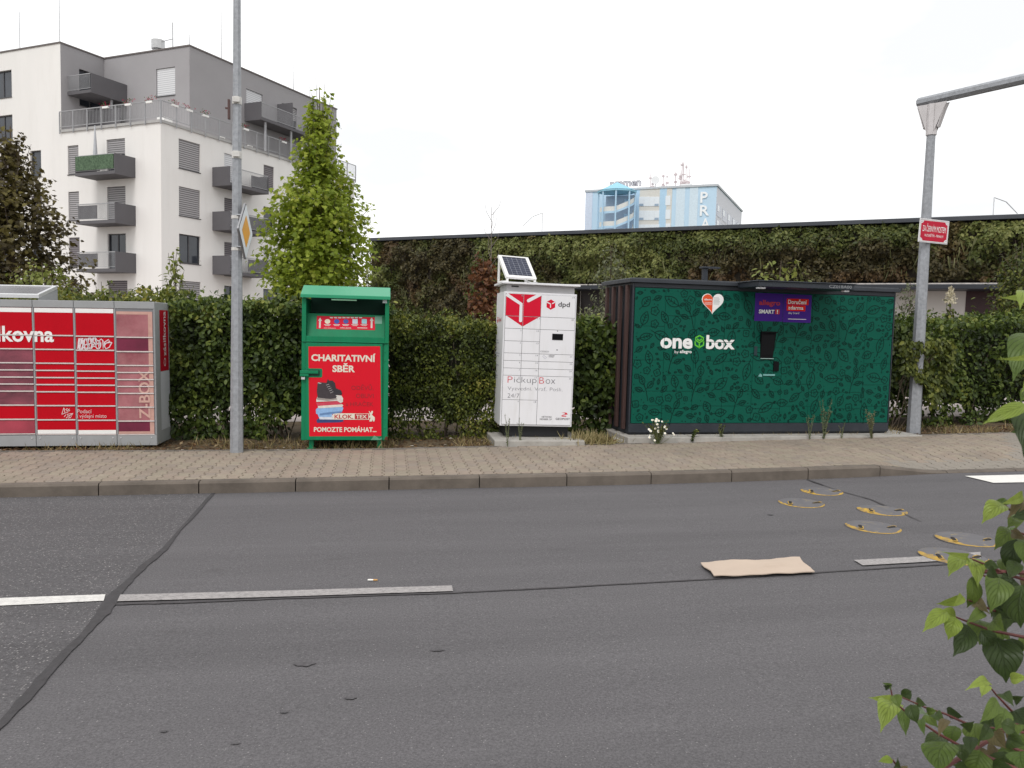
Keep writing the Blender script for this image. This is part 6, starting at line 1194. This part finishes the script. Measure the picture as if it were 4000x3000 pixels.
for fl_ in range(6):
    par = MB(); un = MB()
    zf_ = zr0-5.2-fl_*3.5
    for k in range(18):
        t0, t1 = .5+.29*k*.62, .5+.29*(k+1)*.62; za = zf_+ (3.5*max(0, (k-7)/11)); zc_ = zf_+(3.5*max(0, (k-6)/11))
        g_ = lambda r, t, z: (-4.3+r*.85*math.cos(PI/2+t)*1.0, ty+r*math.sin(PI/2+t), z)
        par.face([g_(Rt*.88, t0, za), g_(Rt*.88, t1, zc_), g_(Rt*.88, t1, zc_+1.1), g_(Rt*.88, t0, za+1.1)]); un.face([g_(Rt*.88, t0, za-.1), g_(Rt*.88, t1, zc_-.1), g_(Rt*.4, t1, zc_-.1), g_(Rt*.4, t0, za-.1)]); un.face([g_(Rt*.9, t0, za-.5), g_(Rt*.9, t1, zc_-.5), g_(Rt*.9, t1, zc_), g_(Rt*.9, t0, za)])
    par.build('stair_parapet', mat('parapet_white', (.66, .66, .64), .8), bb); un.build('stair_flight', BL3, bb)
# roof sign and aerials
p, q = BP(*c7(505, 366), 0, 3), BP(*c7(846, 288), 0, 3); m = MB(); text_into(m, 'pramen', lambda a, z, o=0: (3-o, p.y-a, z), 0, p.z-.6, p.y-q.y, q.z, bold=.03); so2 = m.build('roof_sign', mat('sign_white2', (.8, .8, .82), .6), bb)
m = MB(); text_into(m, 'pramen', lambda a, z, o=0: (2.8-o, p.y-a, z), 0, p.z-.6, p.y-q.y, q.z, bold=.03, outline=.022); m.build('sign_outline', mat('sign_dark', (.12, .1, .14), .6), so2)
m = MB(); rr_ = random.Random(3)
for (x, y0, w_) in ((942, 168, .16), (962, 255, .1), (1082, 228, .16), (1118, 218, .14), (1210, 200, .2), (1262, 212, .15), (1276, 95, .22), (1292, 95, .22), (1322, 120, .14), (1335, 215, .14), (1358, 165, .14), (1308, 280, .3)):
    a = BP(*c7(x, 368), 0, 5); t_ = BP(*c7(x, y0), 0, 5); m.tube([(5, a.y, zt_b), (5, a.y, t_.z)], w_*.6, 5)
    for k in range(rr_.randint(1, 3)): z = zt_b+(t_.z-zt_b)*rr_.uniform(.15, .9); m.box(4.8, 5.2, a.y-rr_.uniform(.15, .5), a.y+rr_.uniform(.15, .5), z, z+rr_.uniform(.15, .5))
m.build('aerial', mat('aerial_pink', (.55, .47, .48), .7), bb)
m = MB(); a = BP(*c7(1000, 290), 0, 5); m.tube([(5, a.y, zt_b), (5, a.y, a.z)], .12, 5); m.tube([(4.6, a.y, a.z), (4.4, a.y, a.z)], 1.0, 12); m.box(4, 6, a.y-9, a.y-6.5, zt_b, zt_b+1.6); m.build('dish_aerial', mat('dish_white', (.7, .7, .7), .6), bb)
# distant lamp posts beyond the wall
def far_lamp(label, u, vb, vt, u2, v2, depth):
    p = at(u, vb, depth); t = thing('lamp_post', label, 'lamp post', (p.x, p.y, 0)); q = at(u, vt, depth)-Vector((p.x, p.y, 0)); e = at(u2, v2, depth)-Vector((p.x, p.y, 0)); e.y = q.y
    m = MB(); m.tube([(0, 0, 0), (q.x, 0, q.z)], .04, 6, r_end=.03); m.build('pole', mat('far_grey', (.6, .6, .61), .6), t); m = MB(); m.tube([(q.x, 0, q.z), (q.x*.5+e.x*.5, 0, (q.z+e.z)/2+.25), (e.x, 0, e.z)], .035, 6); m.build('arm', mat('far_grey', (.5, .5, .5)), t)
far_lamp('distant curved street lamp over the planted wall near the right edge', 3879, 860, 772, 3985, 832, 55)
far_lamp('distant slanting street lamp over the planted wall, left of the blue block', 2118, 900, 832, 2040, 885, 70)
# ================================================================== dogwood bush at the right, close to the camera
dg = thing('dogwood_bush', 'green dogwood twigs with drooping veined leaves close to the camera, lower right', 'bush', (1.52, 1.5, 0))
def q2(x, y): return 3300+x/1.5086, 1900+y/1.5086
LV = []                                       # leaf: base px, tip px, width px, tone, depth
def lf(bx, by, tx, ty, w_, tone, dep=1.55): LV.append((q2(bx, by), q2(tx, ty), w_/1.5086, tone, dep))
for a in ((715, 410, 575, 372, 34, 2), (722, 420, 620, 515, 80, 2), (735, 425, 780, 575, 78, 2), (832, 442, 725, 432, 62, 2), (850, 480, 905, 532, 50, 0), (820, 462, 905, 478, 45, 0), (750, 530, 720, 695, 66, 1), (700, 655, 550, 682, 46, 2), (690, 640, 640, 700, 40, 2), (600, 735, 470, 840, 74, 2), (655, 770, 560, 738, 60, 2), (650, 770, 612, 890, 80, 2), (728, 820, 645, 980, 104, 0), (815, 735, 722, 795, 56, 1), (790, 785, 795, 918, 120, 1), (870, 770, 985, 758, 56, 0), (880, 780, 935, 842, 90, 1), (905, 535, 858, 722, 122, 1), (1000, 550, 900, 640, 110, 0), (1050, 580, 1040, 805, 160, 0), (885, 890, 945, 1127, 160, 0), (985, 895, 1000, 1022, 110, 0), (778, 690, 850, 742, 60, 3), (880, 690, 925, 732, 50, 0), (800, 850, 870, 930, 80, 0), (940, 640, 990, 760, 90, 0)): lf(*a, random.uniform(1.45, 1.6))
for a in ((942, 110, 818, 205, 84, 2), (1048, 45, 935, 88, 50, 2), (1056, 92, 965, 172, 80, 3), (962, 95, 890, 84, 30, 1), (975, 90, 925, 120, 30, 1), (975, 255, 888, 360, 84, 1), (1010, 310, 985, 498, 94, 0), (1060, 330, 1028, 435, 80, 1), (985, 268, 1060, 302, 50, 3), (1000, 195, 960, 240, 60, 1), (925, 425, 940, 512, 44, 1), (1050, 190, 1010, 250, 60, 1)): lf(*a, random.uniform(1.55, 1.7))
for a in ((285, 1262, 148, 1238, 46, 2), (292, 1280, 218, 1428, 104, 2), (345, 1310, 360, 1452, 56, 1), (270, 1192, 222, 1152, 24, 1), (268, 1180, 285, 1160, 22, 0), (330, 1232, 388, 1205, 52, 0), (300, 1225, 322, 1298, 54, 1), (420, 1268, 478, 1285, 46, 0), (385, 1285, 425, 1385, 66, 0), (425, 1298, 492, 1342, 50, 4), (455, 1368, 470, 1458, 36, 1), (500, 1318, 550, 1412, 66, 1), (608, 1375, 555, 1465, 42, 3), (600, 1308, 692, 1352, 46, 0), (585, 1470, 478, 1562, 78, 0), (600, 1505, 560, 1672, 150, 1), (655, 1412, 640, 1510, 84, 1), (770, 1395, 790, 1515, 96, 1), (745, 1475, 740, 1565, 64, 0), (800, 1558, 760, 1680, 150, 1), (848, 1165, 718, 1192, 46, 2), (840, 1168, 808, 1232, 50, 2), (892, 1248, 802, 1374, 62, 1), (922, 1232, 992, 1288, 56, 0), (1000, 1258, 1056, 1232, 44, 0), (945, 1308, 888, 1424, 84, 1), (1000, 1320, 1056, 1400, 120, 0), (975, 1138, 1070, 1122, 52, 2), (848, 1408, 788, 1494, 54, 0), (872, 1448, 945, 1535, 84, 3), (960, 1478, 1060, 1522, 94, 0), (1000, 1558, 858, 1622, 84, 1), (282, 1612, 203, 1618, 36, 2), (300, 1645, 312, 1590, 30, 0), (870, 1640, 1005, 1665, 64, 0), (325, 1650, 350, 1700, 50, 3), (700, 1420, 760, 1380, 50, 0), (920, 1400, 1000, 1440, 70, 0), (690, 1520, 700, 1620, 80, 0), (940, 1560, 960, 1660, 110, 0), (1030, 1420, 980, 1500, 90, 1), (530, 1340, 590, 1400, 50, 0), (480, 1320, 540, 1320, 36, 1), (1040, 1560, 1056, 1660, 120, 1)): lf(*a, random.uniform(1.3, 1.5))
# filler leaves along the dense right edge
for (x0, x1, y0, y1, n_) in ((900, 1100, 480, 1000, 12), (820, 1100, 1380, 1680, 22), (640, 900, 1480, 1680, 8), (950, 1100, 100, 450, 6)):
    for _ in range(n_):
        x, y = random.uniform(x0, x1), random.uniform(y0, y1); a = random.uniform(-.6, 2.2); l_ = random.uniform(70, 150); lf(x, y, x-l_*math.sin(a)*.7, y+l_*abs(math.cos(a)), l_*random.uniform(.5, .72), random.choice((0, 0, 1, 1, 3)), random.uniform(1.55, 1.8))
def q1(x, y): return 3300+x/1.6586, 1000+y/1.6586
for b_, t_, w_, tone in (((1190, 500), (1098, 772), 150, 1), ((1175, 290), (1012, 262), 40, 2), ((1190, 240), (1140, 330), 60, 2), ((1195, 600), (992, 648), 30, 2), ((1180, 965), (915, 1068), 76, 2), ((1170, 1010), (1160, 1262), 150, 0), ((1190, 780), (1145, 872), 60, 2), ((1190, 870), (1140, 935), 60, 1), ((1200, 1090), (1085, 1130), 90, 1)): LV.append((q1(*b_), q1(*t_), w_/1.6586, tone, random.uniform(1.1, 1.25)))
for _ in range(230):                          # the rest of the bush, beyond the right edge of the photograph
    z = random.uniform(.35, 2.3); b_ = Vector((1.52+random.gauss(.03, .13), 1.5+random.gauss(0, .13), z)); d = b_-EYE; dp = d.dot(_f); u = 2000+F*d.dot(CR)/dp; v = 1500-F*d.dot(CU)/dp
    if u < 4130: continue
    a = random.uniform(-1.2, 1.6); l_ = random.uniform(90, 170); LV.append(((u, v), (max(4040, u-l_*math.sin(a)), v+l_*abs(math.cos(a))+20), l_*.55, random.choice((0, 1, 1, 2)), dp))
TON = {0: [(.03, .05, .013), (.055, .085, .02)], 1: [(.08, .13, .025), (.12, .17, .034)], 2: [(.19, .26, .038), (.26, .33, .06)], 3: [(.1, .085, .03), (.13, .1, .045)], 4: [(.2, .26, .15), (.22, .28, .17)]}
V, Fc, UV, CC = [], [], [], []; NU, NV = 9, 6
for (b_, t_, w_, tone, dep) in LV:
    B = at(*b_, dep+random.uniform(-.02, .02)); T_ = at(*t_, dep-random.uniform(.01, .05)); ax_ = T_-B; Ln_ = ax_.length*1.1; ax_.normalize()
    vd = (B-EYE).normalized(); side = ax_.cross(vd).normalized(); tw = random.uniform(-.55, .55); nr = ax_.cross(side).normalized(); side = (side*math.cos(tw)+nr*math.sin(tw)).normalized(); nr = side.cross(ax_).normalized()
    if nr.dot(vd) > 0: nr = -nr
    Wd = w_/F*dep/max(.5, math.cos(tw))*.62; i0 = len(V); ca, cb = TON[tone]; f_ = random.random(); c_ = [ca[k]*(1-f_)+cb[k]*f_ for k in range(3)]; bend = random.uniform(.1, .26)*Ln_; cup = random.uniform(.3, .75); wav = random.uniform(0, 6)
    for i in range(NU+1):
        s = i/NU; hw2 = Wd*(math.sin(PI*s**.78)**.85)*(1-.25*s) if 0 < s < 1 else 0
        if s > .82: hw2 *= (1-s)/.18*.9+.1*(1-s)
        ctr = B+ax_*(Ln_*s)+nr*(bend*math.sin(PI*s)) - Vector((0, 0, .04*Ln_*s*s))
        for j in range(NV+1):
            t = j/NV*2-1; p = ctr+side*(hw2*1.12*t)+nr*(cup*hw2*abs(t)*(.9-.5*abs(t))+.05*hw2*math.sin(s*11+wav)*abs(t)); V.append(tuple(p)); UV.append((s, t)); CC.append((*c_, 1))
    for i in range(NU):
        for j in range(NV): a = i0+i*(NV+1)+j; Fc.append((a, a+1, a+NV+2, a+NV+1))
off = Vector(dg.location); V = [tuple(Vector(p)-off) for p in V]
me = bpy.data.meshes.new('leaves'); me.from_pydata(V, [], Fc); me.update(); uvl = me.uv_layers.new(name='UVMap'); vi = np.zeros(len(me.loops), np.int32); me.loops.foreach_get('vertex_index', vi); uvl.data.foreach_set('uv', np.array(UV)[vi].ravel())
ca = me.color_attributes.new('Col', 'FLOAT_COLOR', 'POINT'); ca.data.foreach_set('color', np.array(CC).ravel()); me.polygons.foreach_set('use_smooth', [True]*len(me.polygons)); me.materials.append(FOLV); o = bpy.data.objects.new('leaves', me); col.objects.link(o); o.parent = dg
m = MB(); STEM = mat('dogwood_stem', (.12, .035, .03), .6, var=.3, scale=30)
root = Vector((1.75, 1.75, .02))
STARTS = []
def stem(pts, d0, d1, r0, r1, fq=q2):
    P_ = [at(*fq(x, y), d0+(d1-d0)*k/(len(pts)-1))-off for k, (x, y) in enumerate(pts)]; m.tube(P_, r0, 6, r_end=r1); STARTS.append(P_[0]); return P_
for pts, d0, d1, r0, r1 in (([(1250, 610), (1056, 548), (940, 515), (880, 480), (740, 425)], 1.62, 1.5, .0042, .0018), ([(1200, 815), (980, 768), (860, 725), (730, 670)], 1.6, 1.5, .0038, .0015), ([(1250, 925), (1056, 888), (870, 850), (730, 800), (655, 770)], 1.6, 1.5, .004, .0016), ([(1200, 190), (1056, 185), (975, 140), (945, 112)], 1.7, 1.6, .0035, .0016), ([(1200, 340), (1056, 282), (985, 262)], 1.7, 1.62, .0035, .0018), ([(760, 500), (830, 530), (880, 560)], 1.52, 1.54, .0018, .002),
        ([(1150, 1740), (1000, 1659), (760, 1560), (700, 1540), (555, 1460), (465, 1400), (350, 1320), (285, 1265), (268, 1180)], 1.45, 1.36, .0036, .0012), ([(1250, 1640), (1000, 1545), (850, 1455), (700, 1390), (590, 1340), (480, 1305), (330, 1240)], 1.5, 1.38, .0036, .0012), ([(1250, 1560), (1056, 1395), (960, 1300), (890, 1225), (845, 1168)], 1.5, 1.42, .003, .0012), ([(420, 1760), (330, 1680), (295, 1630), (282, 1612)], 1.4, 1.36, .0026, .0012), ([(1200, 1480), (1000, 1440), (850, 1420)], 1.5, 1.45, .003, .0014)): stem(pts, d0, d1, r0, r1)
for y in (265, 510, 640, 970, 1060): stem([(1420, y+60), (1250, y+10), (1185, y)], 1.35, 1.2, .005, .0022, q1)
# main stems from the ground, outside the right edge; every twig springs from one of them
AX = [[Vector((.06*k-.06+.10*math.sin(z*1.3+k*2.1), .05*k-.05+.06*math.cos(z*1.7+k), z)) for z in np.linspace(-.02, 2.25, 12)] for k in range(3)]
for a_ in AX: m.tube(a_, .013, 7, r_end=.004)
for P_ in STARTS:
    q = min((v for a_ in AX for v in a_), key=lambda v: (v-P_+Vector((0, 0, .16))).length); m.tube([q, (q+P_)/2+Vector((0, 0, .05)), P_], .0055, 6, r_end=.004)
m.build('stems', STEM, dg)
